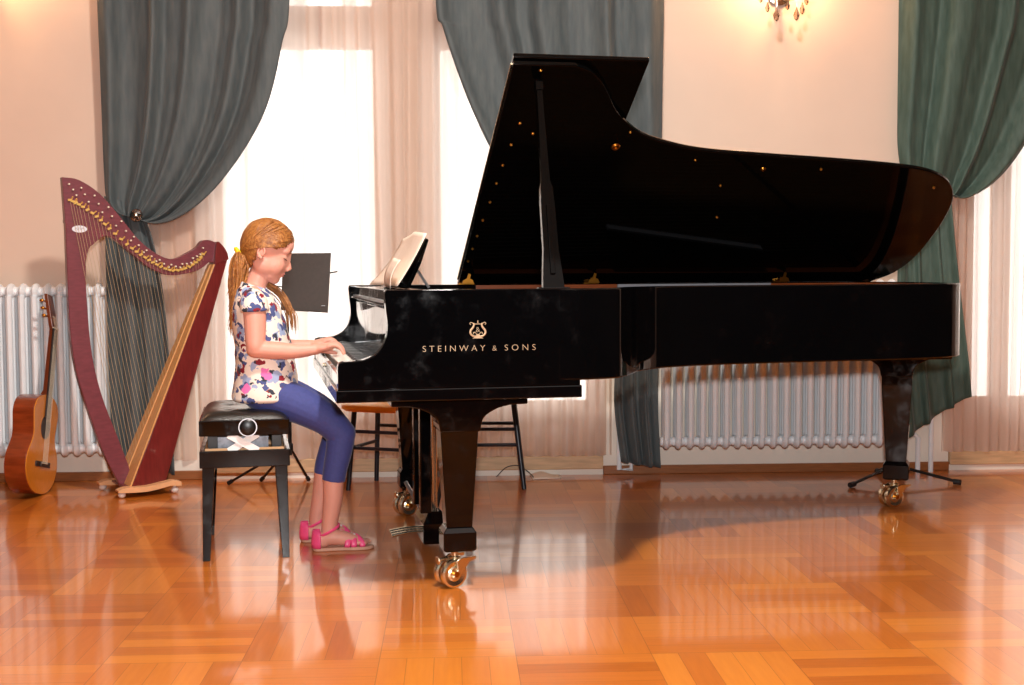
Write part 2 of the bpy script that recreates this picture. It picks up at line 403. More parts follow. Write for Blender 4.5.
# windows: opening spans in wall x; heights
w1a, w1b = W(203, 300)[0], W(603, 300)[0]
w2a, w2b = W(950, 300)[0], 4.3
w0b = -4.6; w0a = -6.2
WT_, ZT = 0.42, 3.25
mb = MB()
for a, b in ((XL, w0a), (w0b, w1a), (w1b, w2a), (w2b, XR)): mb.box((a, 0, 0), (b, WT_, HC))
for a, b in ((w0a, w0b), (w1a, w1b), (w2a, w2b)): mb.box((a, 0, ZT), (b, WT_, HC))
struct(mb, 'wall_back', M['wall'], WF)
mb = MB(); mb.box((XL - .2, YB, 0), (XL, WT_, HC)); struct(mb, 'wall_left', M['dark_room'], WF)
mb = MB(); mb.box((XR, YB, 0), (XR + .2, WT_, HC)); struct(mb, 'wall_right', M['dark_room'], WF)
mb = MB(); mb.box((XL - .2, YB - .2, 0), (XR + .2, YB, HC)); struct(mb, 'wall_front', M['dark_room'], WF)
# white dado behind the radiators
for i, (a, b) in enumerate(((w0b, w1a), (w1b, w2a))):
    mb = MB(); mb.box((a, -0.006, 0.03), (b, -0.0, 0.62)); struct(mb, 'trim_%d' % (i + 1), M['wall_low'], WF)
    mb = MB(); mb.box((a, -0.022, 0.0), (b, 0.0, 0.045)); struct(mb, 'baseboard_' + ('left', 'right')[i], M['baseboard'], WF, bevel=0.004)

def window(idx, a, b, cols, zt=ZT):
    """A French window in the opening: sill, jambs, transom, casements with panes; kind structure."""
    zb = 0.10
    rt_ = bpy.data.objects.new('window_%d' % idx, None); COL.objects.link(rt_); rt_.matrix_world = WF @ Matrix.Translation((a, 0, 0)); rt_['kind'] = 'structure'
    off = (a, 0, 0)
    m1 = MB(off); m1.box((a + .002, -0.03, 0.03), (b - .002, WT_ - .02, zb)); m1.build('sill', M['sill'], rt_, bevel=.005, smooth=0)
    m1 = MB(off); m1.box((a + .002, -0.012, 0.0), (b - .002, WT_ - .02, 0.03)); m1.build('sill_base', M['wall_low'], rt_, smooth=0)
    y0, y1 = 0.20, 0.27
    m1 = MB(off)
    m1.box((a + .002, y0, zb), (a + .06, y1, zt)); m1.box((b - .06, y0, zb), (b - .002, y1, zt)); m1.box((a + .06, y0, zt - .06), (b - .06, y1, zt))
    zt1, zt0 = 2.415, 2.205
    m1.box((a + .06, y0 - .02, zt0), (b - .06, y1, zt1))
    for c0, c1 in cols: m1.box((c0, y0 - .01, zb), (c1, y1, zt0)); m1.box((c0, y0 - .01, zt1), (c1, y1, zt - .06))
    m1.build('window_frame', M['frame_white'], rt_, smooth=0)
    edges = [a + .06] + [x for c in cols for x in c] + [b - .06]
    for i in range(0, len(edges), 2):
        e0, e1 = edges[i], edges[i + 1]
        for z0, z1 in ((zb + .26, zt0), (zt1, zt - .06)):
            m1 = MB(off); m1.box((e0, y0 + .03, z0), (e1, y0 + .036, z1)); m1.build('pane', M['pane'], rt_, smooth=0)
        m1 = MB(off); m1.box((e0, y0 + .01, zb), (e1, y1 - .01, zb + .26)); m1.build('lower_panel', M['frame_white'], rt_, smooth=0)
    return rt_
c = [W(358, 100, -.2)[0], W(440, 100, -.2)[0]]
wn1 = window(1, w1a, w1b, [(c[0] + .08, c[1])])
m1 = MB((w1a, 0, 0)); xx = W(316, 26, 0.0)[0]; m1.box((xx - .008, .15, 2.21), (xx + .008, .19, 2.41)); m1.build('transom_strip', M['frame_brown'], wn1, smooth=0)
window(2, w2a, w2b, [(w2a + .065, w2a + .20), (w2a + .32, w2a + .40), (w2a + 1.1, w2a + 1.24)])
window(3, w0a, w0b, [(w0a + .75, w0a + .85)])

# ------------------------------------------------------------------ radiators
def radiator(x0, n, label, z0=0.145, z1=1.0, off=0.09):
    pitch = 0.0605; d = 0.11
    rt_ = root('radiator', WF @ Matrix.Translation((x0, -off - d / 2, 0)), label, 'radiator', None)
    def section():
        m1 = MB()
        for yy in (-0.042, 0.0, 0.042):
            m1.tube([(0, yy, z0 + .06), (0, yy, z1 - .06)], 0.0165, 8, flat=1.2, upv=(1, 0, 0))
        # headers: rounded lozenges at top and bottom
        for zz in (z0 + .04, z1 - .04):
            m1.ell((0, 0, zz), (0.021, 0.062, 0.04), seg=12, rings=8)
            m1.lathe([(0.02, -0.0302), (0.024, -0.024), (0.024, 0.024), (0.02, 0.0302)], (0, 0, zz), (1, 0, 0), 12)
        return m1
    first = section().build('column', M['radiator'], rt_, smooth=50)
    for k in range(1, n):
        o = first.copy(); COL.objects.link(o); o.parent = rt_; o.location = (k * pitch, 0, 0)
    for k in (1, n - 2):
        m1 = MB(); m1.box((k * pitch + .022, -0.012, z0 + .03), (k * pitch + .038, d / 2 + off - .008, z0 + .05))
        m1.build('bracket', M['radiator'], rt_, smooth=0)
        return rt_
xl = W(103, 400, .12)[0]
radiator(xl - 13 * 0.0605, 14, 'white column radiator on the wall behind the guitar and harp')
xl = W(665, 400, .12)[0]; xr = W(887, 400, .12)[0]
nr = int(round((xr - xl) / 0.0605)) + 1
radiator(xl, nr, 'long white column radiator on the wall behind the piano')
def pipe(pts, label, r=.013):
    m1 = MB(pts[0]); m1.tube(pts, r, 10)
    o = m1.build('heating_pipe', M['radiator'], None); o.matrix_world = WF @ Matrix.Translation(pts[0]); tag(o, label, 'pipe')
xa, xb = W(619, 470, .04)[0], W(631, 470, .04)[0]
pipe([(xa, -.05, .55), (xa, -.05, .03), (xb, -.05, .03), (xb, -.05, .10), (xl - .05, -.05, .12)], 'white bent heating pipe at the foot of the wall beside the grey curtain end')
xa = W(931, 440, .05)[0]; pipe([(xa, -.05, .0), (xa, -.05, 1.05)], 'white vertical heating pipe on the wall between long radiator and green curtain')
xa = W(918, 440, .05)[0]; za = W(918, 434, .05)[1]; xb = W(890, 434, .05)[0]
pipe([(xa, -.05, .0), (xa, -.05, za - .02), (xa - .02, -.05, za), (xb, -.06, za)], 'white heating pipe bending from the floor into the long radiator end')

# ------------------------------------------------------------------ curtains
def lerp(a, b, t): return a + (b - a) * t
def polyl(P, t):
    s = t * (len(P) - 1); i = min(int(s), len(P) - 2); f = s - i
    return tuple(lerp(P[i][k], P[i + 1][k], f) for k in range(len(P[0])))
def cloth(pathL, pathR, nf, amp, off, nu=90, nv=60, seed=1, amp2=None, phase=0.0, hemv=None):
    """vertical folds between two edge paths given in wall (x, z)."""
    L = cr(pathL, 8); R = cr(pathR, 8); rnd = random.Random(seed)
    ph = [rnd.uniform(0, 2 * PI) for _ in range(6)]
    verts = []
    for j in range(nv + 1):
        t = j / nv; a, b = polyl(L, t), polyl(R, t); A = amp if amp2 is None else lerp(amp, amp2, t)
        for i in range(nu + 1):
            s = i / nu
            w = s + 0.028 * math.sin(2 * PI * s * 2.3 + ph[0]) + 0.012 * math.sin(2 * PI * s * 5.1 + ph[1] + t * 1.5)
            th = 2 * PI * nf * w + phase + 0.35 * math.sin(t * 4 + ph[2])
            fold = math.sin(th) + 0.35 * math.sin(2 * th + ph[3]) + 0.5 * math.sin(th * 0.37 + ph[4])
            x = lerp(a[0], b[0], s); z = lerp(a[1], b[1], s)
            verts.append((x, -off - A * fold, z))
    return verts, nu, nv
def grid(mb, verts, nu, nv):
    V = [mb.V(v) for v in verts]
    for j in range(nv):
        for i in range(nu):
            a = j * (nu + 1) + i; mb.face([V[a], V[a + 1], V[a + nu + 2], V[a + nu + 1]])
def px2(pts, off): return [W(x, y, off) for x, y in pts]
def curtain(name_root, label, m, swagL, swagR, tailL, tailR, knob, off=0.10, seed=1, nf=7):
    base = W(*swagL[0], off)
    rt_ = root('velvet_curtain', WF @ Matrix.Translation((base[0], -off, 0)), label, 'curtain')
    o3 = (base[0], -off, 0)
    L, R = px2(swagL, off), px2(swagR, off)
    L = [(L[0][0], 3.3)] + L; R = [(R[0][0] + (R[0][0] - R[1][0]) * .35, 3.3)] + R
    m1 = MB(o3); v, nu, nv = cloth(L, R, nf, .032, off + .03, 130, 80, seed, amp2=.022); grid(m1, v, nu, nv)
    m1.build('draped_panel', m, rt_, smooth=180, solid=.004)
    L, R = px2(tailL, off), px2(tailR, off)
    m1 = MB(o3); v, nu, nv = cloth(L, R, 3.2, .012, off, 60, 40, seed + 3, amp2=.024); grid(m1, v, nu, nv)
    m1.build('hanging_tail', m, rt_, smooth=180, solid=.004)
    if knob:
        kx, kz = W(*knob, off + .09)
        m1 = MB(o3); m1.tube([(kx, .0, kz), (kx, -off - .075, kz)], .006, 8); kb = m1.build('holdback_rod', M['steel'], rt_)
        m1 = MB(o3); m1.lathe([(0.004, 0), (0.026, .004), (0.031, .012), (0.026, .022), (0.012, .028), (.003, .029)], (kx, -off - .075, kz), (0, -1, 0), 20)
        m1.build('holdback_knob', M['crystal'], kb)
        m1 = MB(o3); m1.lathe([(0.003, .029), (0.009, .030), (0.009, .034), (.003, .036)], (kx, -off - .075, kz), (0, -1, 0), 12); m1.build('knob_cap', M['brass'], kb)
    return rt_
curtain('l', 'grey-green velvet curtain swept to the wall behind the harp', M['velvet_grey'],
        [(99, 0), (101, 60), (103, 120), (105, 170), (108, 200), (118, 212), (128, 216)],
        [(291, 0), (284, 45), (270, 105), (246, 152), (215, 192), (185, 216), (160, 224), (136, 218)],
        [(104, 196), (105, 260), (107, 340), (110, 410), (114, 474)],
        [(140, 206), (152, 235), (162, 280), (169, 340), (172, 400), (176, 474)], (136, 215), seed=3, nf=4.5)
curtain('m', 'grey-green velvet curtain half hidden by the raised piano lid', M['velvet_grey'],
        [(436, 0), (443, 30), (458, 75), (476, 120), (500, 165), (535, 200), (575, 222), (625, 218)],
        [(664, 0), (663, 60), (662, 120), (661, 170), (659, 200), (650, 212), (642, 216)],
        [(628, 205), (622, 260), (618, 330), (614, 400), (621, 462)],
        [(660, 196), (660, 260), (659, 330), (658, 400), (661, 468)], None, seed=8, nf=4.5)
curtain('r', 'dark green velvet curtain hanging behind the tail of the piano', M['velvet_green'],
        [(900, 0), (899, 60), (898, 110), (898, 150), (904, 175), (925, 190), (945, 190)],
        [(1075, 0), (1062, 50), (1045, 95), (1030, 130), (1012, 160), (990, 184), (965, 198), (950, 196)],
        [(898, 165), (897, 230), (896, 300), (896, 370), (902, 440)],
        [(948, 176), (952, 230), (959, 300), (966, 360), (969, 396)], None, seed=5, nf=3.5)

def sheer(x0, x1, zb, label, nf, off=.05, seed=2, zt=3.2):
    rt_l = (x0, -off, 0)
    m1 = MB(rt_l); v, nu, nv = cloth([(x0, zt), (x0, 1.5), (x0, zb)], [(x1, zt), (x1, 1.5), (x1, zb)], nf, .013, off - .02, 260, 12, seed, amp2=.018)
    grid(m1, v, nu, nv)
    o = m1.build('sheer_curtain', M['sheer'], None, smooth=180); o.matrix_world = WF @ Matrix.Translation(rt_l)
    tag(o, label, 'curtain')
sheer(W(150, 300, .04)[0], W(612, 300, .04)[0], .10, 'wide white sheer curtain over the bright window behind the girl', 26)
sheer(W(944, 300, .04)[0], 4.4, .10, 'white sheer curtain over the far window past the piano tail', 30, seed=6)

# ------------------------------------------------------------------ wall sconces
def sconce(px, py, label):
    x, z = W(px, py, .12); off = (x, 0, z)
    rt_ = root('wall_sconce', WF @ Matrix.Translation(off), label, 'wall lamp', 'crystal sconces on the back wall')
    m1 = MB(off); m1.lathe([(.001, 0), (.05, .004), (.055, .012), (.03, .02), (.015, .05), (.001, .06)], (x, 0, z + .06), (0, -1, 0), 20); m1.build('wall_plate', M['brass'], rt_)
    for s in (-1, 0, 1):
        m1 = MB(off); a = [(x, -.04, z + .06), (x + s * .03, -.09, z + .02), (x + s * .08, -.13, z + .03), (x + s * .09, -.14 - (.03 if s == 0 else 0), z + .08)]
        m1.tube(cr(a, 6), .006, 8); m1.build('arm', M['brass'], rt_)
        cx, cy = x + s * .09, -.14 - (.03 if s == 0 else 0)
        m1 = MB(off); m1.lathe([(.002, 0), (.032, .006), (.036, .012), (.012, .014), (.011, .07), (.009, .072)], (cx, cy, z + .075), (0, 0, 1), 16); cup = m1.build('candle_cup', M['brass'], rt_)
        m1 = MB(off); m1.lathe([(.006, 0), (.014, .015), (.013, .03), (.006, .05), (.001, .062)], (cx, cy, z + .148), (0, 0, 1), 12); m1.build('bulb', M['bulb'], cup)
    for k, (dx, dy, dz, sz) in enumerate(((-.088, -.12, .0, .8), (-.052, -.16, -.03, 1.15), (0.0, -.17, .004, .85), (.048, -.16, -.03, 1.1), (.085, -.13, -.002, .95), (.115, -.1, .04, .8), (-.118, -.1, .05, .8))):
        m1 = MB(off); m1.lathe([(.001, 0), (.004, -.006), (.005, -.012), (.015 * sz, -.038 * sz), (.011 * sz, -.055 * sz), (.001, -.064 * sz)], (x + dx, dy, z + dz), (0, 0, 1), 6)
        m1.build('crystal_drop', M['crystal'], rt_, smooth=0)
        m1 = MB(off); m1.tube([(x + dx, dy, z + dz - .002), (x + dx * .95, dy * .98, z + dz + .07)], .0015, 5); m1.build('drop_wire', M['brass'], rt_)
    m1 = MB(off); m1.tube([(x + .085 * math.sin(a), -.10 - .055 * math.cos(a), z + .03 + .012 * math.cos(3 * a)) for a in np.linspace(-1.7, 1.7, 24)], .004, 6); m1.build('scrolled_rail', M['brass'], rt_)
    l = bpy.data.lights.new('sconce_light', 'POINT'); l.energy = 18; l.color = (1.0, 0.55, 0.25); l.shadow_soft_size = .04
    o = bpy.data.objects.new('sconce_light', l); COL.objects.link(o); o.parent = rt_; o.location = (0, -.15, .2)
    return rt_
sconce(785, 2, 'crystal wall sconce with hanging glass drops above the piano')
sconce(-14, -22, 'crystal wall sconce high on the wall above the guitar')
# ------------------------------------------------------------------ the grand piano
def P0(p): return (p[0], p[1], p[2])
piano = root('grand_piano', PF, 'long black concert grand piano with its lid propped open, facing the girl', 'piano')
R0, R1 = 0.692, 0.990
# outline of lid and case from the treble side round the tail to the spine: (u, w), w = distance from the spine
LW = [(0.84, 1.48), (0.905, 1.45), (0.955, 1.395), (0.995, 1.33), (1.06, 1.22), (1.165, 1.115), (1.27, 1.06), (1.44, 1.01), (1.70, .982), (2.0, .957), (2.28, .928), (2.45, .898), (2.575, .838), (2.66, .745), (2.71, .62), (2.738, .43), (2.74, .22), (2.70, .08), (2.62, 0.0)]
rim_out = [(0.70, 0.0), (0.80, 0.0)] + [(u if u < 2.3 else 2.3 + (u - 2.3) * .85, 1.57 - w * 1.57 / 1.48 if w > 1.0 else 1.57 - w - .06 * w) for u, w in LW][1:] + [(2.0, 1.57), (1.2, 1.57), (0.70, 1.57)]
ro = cr(rim_out[:-3], 5) + rim_out[-3:]
def offset_path(pts, d):
    out = []
    for i, p in enumerate(pts):
        a = pts[max(i - 1, 0)]; b = pts[min(i + 1, len(pts) - 1)]
        tx, ty = b[0] - a[0], b[1] - a[1]; l = math.hypot(tx, ty) or 1
        out.append((p[0] - ty / l * d, p[1] + tx / l * d))
    return out
ri = offset_path(ro, 0.045)
m1 = MB()
rings = [[(a[0], a[1], R0), (a[0], a[1], R1), (b[0], b[1], R1), (b[0], b[1], R0)] for a, b in zip(ro, ri)]
m1.loft(rings); m1.build('case_rim', M['black'], piano, bevel=.005, smooth=30)
ri2 = offset_path(ro, 0.0475)
m1 = MB(); m1.loft([[(b[0], b[1], .80), (b[0], b[1], R1 - .004), (c_[0], c_[1], R1 - .004), (c_[0], c_[1], .80)] for b, c_ in zip(ri2, offset_path(ro, .051))]); m1.build('inner_rim_veneer', M['inner_rim'], piano, smooth=30)
m1 = MB(); m1.prism(offset_path(ro, .03), 'xy', R0 + .015, R0 + .03); m1.build('soundboard', M['satin'], piano, smooth=30)
pl = [p for p in offset_path(ro, .055)]
pl = [(max(p[0], .42), p[1]) for p in pl]
m1 = MB(); m1.prism(pl, 'xy', .925, .938); m1.build('iron_plate', M['plate'], piano, bevel=.002, smooth=30)
# strings over the plate, as one mass of wire
m1 = MB()
for k in range(72):
    v = 0.10 + k * 1.36 / 71; ue = 0.9
    best = min((p for p in ri if p[0] > .9), key=lambda p: abs(p[1] - v)); ue = best[0] - .10
    m1.tube([(0.62, v, .948), (max(ue, .8), lerp(v, 1.0, .10) if v > .6 else v, .948)], .0012, 4)
o = m1.build('piano_strings', M['wire'], piano, smooth=0); o['kind'] = 'stuff'
# dampers
dm = None
for k in range(26):
    t = k / 25; u = lerp(1.30, 2.02, t); v = lerp(1.30, 1.40, t)
    if dm is None:
        m1 = MB(); m1.box((-.017, -.006, .950), (.017, .006, .962)); m1.box((-.016, -.005, .962), (.016, .005, .9885))
        dm = m1.build('damper', M['felt_white'], piano, smooth=0); dm.location = (u, v, 0); dm.rotation_euler = (0, 0, .2)
    else:
        o = dm.copy(); COL.objects.link(o); o.parent = piano; o.location = (u, v, 0)
# cheeks / arms
arm = [(-.008, .676), (-.008, .752), (-.003, .762), (.01, .766), (.055, .768), (.085, .775), (.115, .792), (.136, .818), (.148, .855), (.149, .89), (.145, .925), (.141, .975), (.143, .990), (.775, .990), (.775, .676)]
arm = cr(arm[3:12], 5)
arm = [(-.008, .676), (-.008, .750), (-.004, .761)] + arm + [(.143, .986), (.147, .990), (.775, .990), (.775, .676)]
m1 = MB(); m1.prism(arm, 'xz', 0, .05); ck = m1.build('treble_arm', M['black'], piano, bevel=.003, smooth=30)
m1 = MB(); m1.prism(arm, 'xz', 1.52, 1.57); m1.build('bass_arm', M['black'], piano, bevel=.003, smooth=30)
m1 = MB(); m1.box((-.014, -.004, .636), (.78, 1.574, .676)); m1.build('keybed', M['black'], piano, bevel=.004, smooth=0)
m1 = MB(); m1.box((-.006, .05, .676), (.012, 1.52, .722)); m1.build('key_slip', M['black'], piano, bevel=.003, smooth=0)
for v0, v1 in ((.05, .155), (1.415, 1.52)):
    m1 = MB(); m1.box((0.012, v0, .676), (.235, v1, .745)); m1.build('key_block', M['black'], piano, bevel=.008, smooth=0)
kw = (1.415 - .155) / 52
m1 = MB(); m1.box((.022, -.0113, .700), (.172, .0113, .7365)); m1.box((.020, -.0113, .728), (.024, .0113, .7365))
wk = m1.build('white_key', M['ivory'], piano, bevel=.0012, smooth=0); wk.location = (0, .155 + kw / 2, 0)
m1 = MB(); m1.prism([(.075, .736), (.080, .748), (.172, .7485), (.172, .736)], 'xz', -.005, .005)
bk = m1.build('black_key', M['satin'], piano, bevel=.001, smooth=0); first_b = True
for k in range(52):
    v = .155 + kw * (k + .5)
    if k:
        o = wk.copy(); COL.objects.link(o); o.parent = piano; o.location = (0, v, 0)
    # seen from the treble end: C at k = 0, going down
    nm = 'CBAGFED'[k % 7]
    if nm in 'BAGED' and k < 51:
        if first_b: bk.location = (0, v + kw / 2 if nm != 'E' else v + kw / 2, 0); first_b = False
        else:
            o = bk.copy(); COL.objects.link(o); o.parent = piano; o.location = (0, v + kw / 2, 0)
m1 = MB()
fb = [(.167, .738), (.165, .80), (.162, .90), (.160, .925), (.148, .937)]
prof = fb + [(.150, .945), (.215, .945), (.215, .738)]
m1.prism(prof, 'xz', .052, 1.518); fbo = m1.build('fallboard', M['black'], piano, bevel=.001, smooth=40)
m1 = MB(); m1.box((.165, .052, .950), (.30, 1.518, .986)); m1.build('desk_shelf', M['black'], piano, bevel=.003, smooth=0)
m1 = MB(); m1.box((.160, .051, .9445), (.262, 1.519, .950)); m1.build('fallboard_hinge', M['steel'], piano, smooth=0)
m1 = MB(); m1.box((.160, .10, .72), (.170, 1.47, .741)); m1.build('key_felt_strip', M['harp_red'], piano, smooth=0)
# lock on the slip
m1 = MB(); m1.lathe([(.001, 0), (.009, .001), (.009, .006), (.001, .007)], (-.006, .785, .70), (-1, 0, 0), 14); m1.build('key_lock', M['brass'], piano)

# music desk
th_ = math.atan2(.345 - .262, 1.176 - .990)
dM = Matrix.Translation((.262, 0, .988)) @ Matrix.Rotation(th_, 4, 'Y')
dl = math.hypot(.083, .186)
m1 = MB(); m1.prism([(.40, 0), (1.17, 0), (1.19, .10), (1.12, dl * .93), (.98, dl), (.59, dl), (.45, dl * .93), (.38, .10)], 'yz', -.006, .006, dM)
m1.build('music_desk', M['black_lid'], piano, bevel=.003, smooth=30)
m1 = MB(); m1.box((-.035, .40, -.002), (.0, 1.17, .010), dM); m1.build('desk_ledge', M['black_lid'], piano, bevel=.002, smooth=0)
for v in (.46, 1.11):
    m1 = MB(); m1.tube([(.298, v, 1.060), (.345, v, .990)], .005, 8); m1.build('desk_prop', M['steel'], piano)

# lettering and emblem on the treble side
def text(body, size, name, m, parent, x, z, y, spacing=1.0, rot=(PI / 2, 0, 0), ext=.0004, xs=1.0):
    c_ = bpy.data.curves.new(name, 'FONT'); c_.body = body; c_.size = size; c_.align_x = 'CENTER'; c_.space_character = spacing; c_.extrude = ext; c_.offset = -.0005
    t = bpy.data.objects.new(name, c_); COL.objects.link(t)
    bpy.context.view_layer.update(); dg = bpy.context.evaluated_depsgraph_get()
    me = bpy.data.meshes.new_from_object(t.evaluated_get(dg)); bpy.data.objects.remove(t)
    if not me.materials: me.materials.append(m)
    else: me.materials[0] = m
    o = bpy.data.objects.new(name, me); COL.objects.link(o); o.parent = parent
    o.rotation_euler = rot; o.location = (x, y, z); o.scale = (xs, 1, 1); return o
def word(body, pxa, pxb, size=.0280):
    a_, b_ = hit(PF, 1, 0, pxa, 346).x, hit(PF, 1, 0, pxb, 346).x
    if len(body) > 1:
        t = text(body, size, 'maker_word', M['gold'], piano, 0, 0, 0); bpy.context.view_layer.update(); wd_ = t.dimensions.x; bpy.data.objects.remove(t)
        sp = 1.0 + ((b_ - a_) - wd_) / ((len(body) - 1) * size * .62)
    else: sp = 1.0
    t = text(body, size, 'maker_word', M['gold'], piano, (a_ + b_) / 2, .7925, -.0012, sp); bpy.context.view_layer.update()
    me = t.data; xs = [v.co.x for v in me.vertices]; w_ = max(xs) - min(xs); mid = (max(xs) + min(xs)) / 2
    for v in me.vertices: v.co.x = (v.co.x - mid) * ((b_ - a_) / w_ if len(body) > 1 else 1)
word('STEINWAY', 422.5, 485); word('&', 491, 498, .025); word('SONS', 504.5, 535.5)
lz, lx, sc_ = .833, .437, .052
def LP(a, b): return (lx + a * sc_, -.0012, lz + b * sc_)
m1 = MB()
for s in (-1, 1):
    m1.tube([LP(s * a, b) for a, b in cr([(.10, .12), (.32, .16), (.46, .32), (.44, .50), (.30, .68), (.24, .86), (.30, .93)], 6)], [.0022 + .0012 * math.sin(PI * k / 36) for k in range(37)], 6, flat=.5, upv=(1, 0, 0))
    m1.tube([LP(s * a, b) for a, b in cr([(.30, .93), (.42, .98), (.50, .92), (.44, .84)], 5)], .0013, 6)
    m1.tube([LP(s * a, b) for a, b in cr([(.06, .18), (.16, .36), (.28, .36), (.26, .26)], 5)], .0013, 6)
m1.tube([LP(-.24, .88), LP(.24, .88)], .0014, 6); m1.tube([LP(0, .94), LP(0, 1.10)], .0018, 6)
m1.prism([(lx - .018, lz), (lx + .018, lz), (lx + .008, lz + .006), (lx + .003, lz + .014), (lx - .003, lz + .014), (lx - .008, lz + .006)], 'xz', -.0014, -.0002)
m1.build('lyre_emblem', M['gold'], piano, smooth=60)
text('&', .024, 'emblem_ampersand', M['gold'], piano, lx, lz + .020, -.0012)

# lid (open at 31 degrees from horizontal)
PHI = math.radians(31)
def LMx():
    # local: x = u, y = w (distance from the hinge), z = outward normal
    w_ = Vector((0, -math.cos(PHI), math.sin(PHI))); n_ = Vector((0, math.sin(PHI), math.cos(PHI)))
    return Matrix(((1, w_.x, n_.x, 0), (0, w_.y, n_.y, 1.57), (0, w_.z, n_.z, .990), (0, 0, 0, 1)))
LM = LMx()
lid_out = [(2.62, -.014), (0.628, -.014), (0.621, 1.48)] + cr(LW, 5)[:]
m1 = MB(); m1.prism(lid_out, 'xy', 0.0, .019, LM); m1.build('lid', M['black_lid'], piano, bevel=.004, smooth=30)
m1 = MB(); m1.prism([(.628, 0.02), (.6225, 1.49), (1.108, 1.49), (1.108, .02)], 'xy', .024, .043, LM); m1.build('lid_front_flap', M['black_lid'], piano, bevel=.004, smooth=30)
m1 = MB(); m1.tube([LM @ Vector((.624, 0.03, .010)), LM @ Vector((.6165, 1.47, .010))], .0045, 8); m1.build('lid_flap_hinge', M['brass'], piano)
for u, w in ((.72, 1.455), (.70, 1.16), (.69, 1.03), (.68, .90), (.675, .78), (.67, .65), (.66, .52), (.655, .40), (.65, .30), (.645, .20), (.76, 1.10), (1.13, 1.14 - .02), (1.99, .90), (1.44, .95), (2.55, .78), (1.60, .78), (1.66, .55)):
    m1 = MB(); m1.lathe([(.001, .001), (.006, .0), (.006, -.004), (.003, -.008), (.001, -.008)], LM @ Vector((u, w, 0)), LM.to_3x3() @ Vector((0, 0, 1)), 10)
    m1.build('lid_buffer', M['brass_dark'], piano)
m1 = MB(); m1.lathe([(.001, .002), (.016, .0), (.019, -.004), (.014, -.010), (.007, -.009), (.001, -.004)], LM @ Vector((1.095, 1.03, 0)), LM.to_3x3() @ Vector((0, 0, 1)), 18); m1.build('prop_cup', M['brass_dark'], piano)
m1 = MB(); m1.lathe([(.001, .002), (.010, .0), (.012, -.004), (.008, -.010), (.001, -.010)], LM @ Vector((1.74, .90, 0)), LM.to_3x3() @ Vector((0, 0, 1)), 18); m1.build('prop_cup', M['brass_dark'], piano)
# hinges on the spine
for u in (.66, 1.23, 2.14):
    m1 = MB(); m1.box((u - .035, 1.530, .990), (u + .035, 1.566, .994))
    m1.tube([(u - .03, 1.572, .998), (u + .03, 1.572, .998)], .006, 10)
    m1.build('lid_hinge', M['brass_dark'], piano)
    a = LM @ Vector((u, .0, -.002))
    m1 = MB(); m1.prism([(u - .034, .0), (u + .034, .0), (u + .028, .022), (u + .012, .030), (u + .006, .050), (u - .002, .048), (u - .006, .030), (u - .028, .020)], 'xy', -.006, -.001, LM); m1.build('hinge_leaf', M['brass_dark'], piano, smooth=0)
    m1 = MB(); m1.prism([(u - .026, .994), (u + .026, .994), (u + .020, 1.010), (u + .008, 1.016), (u + .012, 1.034), (u + .002, 1.038), (u - .006, 1.016), (u - .022, 1.008)], 'xz', 1.485, 1.490); m1.build('hinge_stay', M['brass_dark'], piano, smooth=0)
# prop stick
top = LM @ Vector((.719, 1.412, -.006)); base = Vector((.692, .030, .985)); ax = (top - base)
ln = ax.length; zx = ax.normalized(); xx_ = (Vector((1, 0, 0)) - zx * zx.x).normalized(); yx = zx.cross(xx_)
SM = Matrix(((xx_.x, yx.x, zx.x, base.x), (xx_.y, yx.y, zx.y, base.y), (xx_.z, yx.z, zx.z, base.z), (0, 0, 0, 1)))
w_ = lambda t: None
half = [(-.036, 0), (.036, 0), (.034, .035), (.0255, .14), (.0235, .33), (.0225, .52 * ln - .10), (.0215, .46 * ln), (.013, .50 * ln), (.010, .80 * ln), (.0095, ln - .03), (.0095, ln - .005), (-.0095, ln - .005), (-.0095, ln - .03), (-.011, .80 * ln), (-.016, .50 * ln), (-.0215, .46 * ln), (-.0225, .52 * ln - .10), (-.0235, .33), (-.0255, .14), (-.034, .035)]
m1 = MB(); m1.prism(half, 'xz', -.012, .012, SM); st = m1.build('lid_prop_stick', M['black_lid'], piano, bevel=.003, smooth=25)
m1 = MB(); m1.prism([(-.008, .05), (.008, .05), (.007, .38 * ln), (-.007, .38 * ln)], 'xz', -.018, -.012, SM); m1.build('short_prop', M['black_lid'], st, bevel=.002, smooth=0)
m1 = MB(); m1.box((-.013, -.015, ln - .05), (.013, .015, ln - .006), SM); m1.tube([SM @ Vector((0, 0, ln - .006)), SM @ Vector((0, 0, ln + .008))], [.006, .002], 10); m1.build('stick_tip', M['black_lid'], st, bevel=.002)
m1 = MB(); m1.box((.64, .012, .984), (.745, .048, .994)); m1.build('stick_socket', M['black'], piano, bevel=.003, smooth=0)
# lid lock knob on the bentside
m1 = MB(); m1.lathe([(.001, 0), (.012, .0), (.014, .006), (.010, .016), (.001, .018)], (.93, .10, .955), (.80, -.60, 0), 14); m1.build('stick_knob', M['brass_dark'], piano)

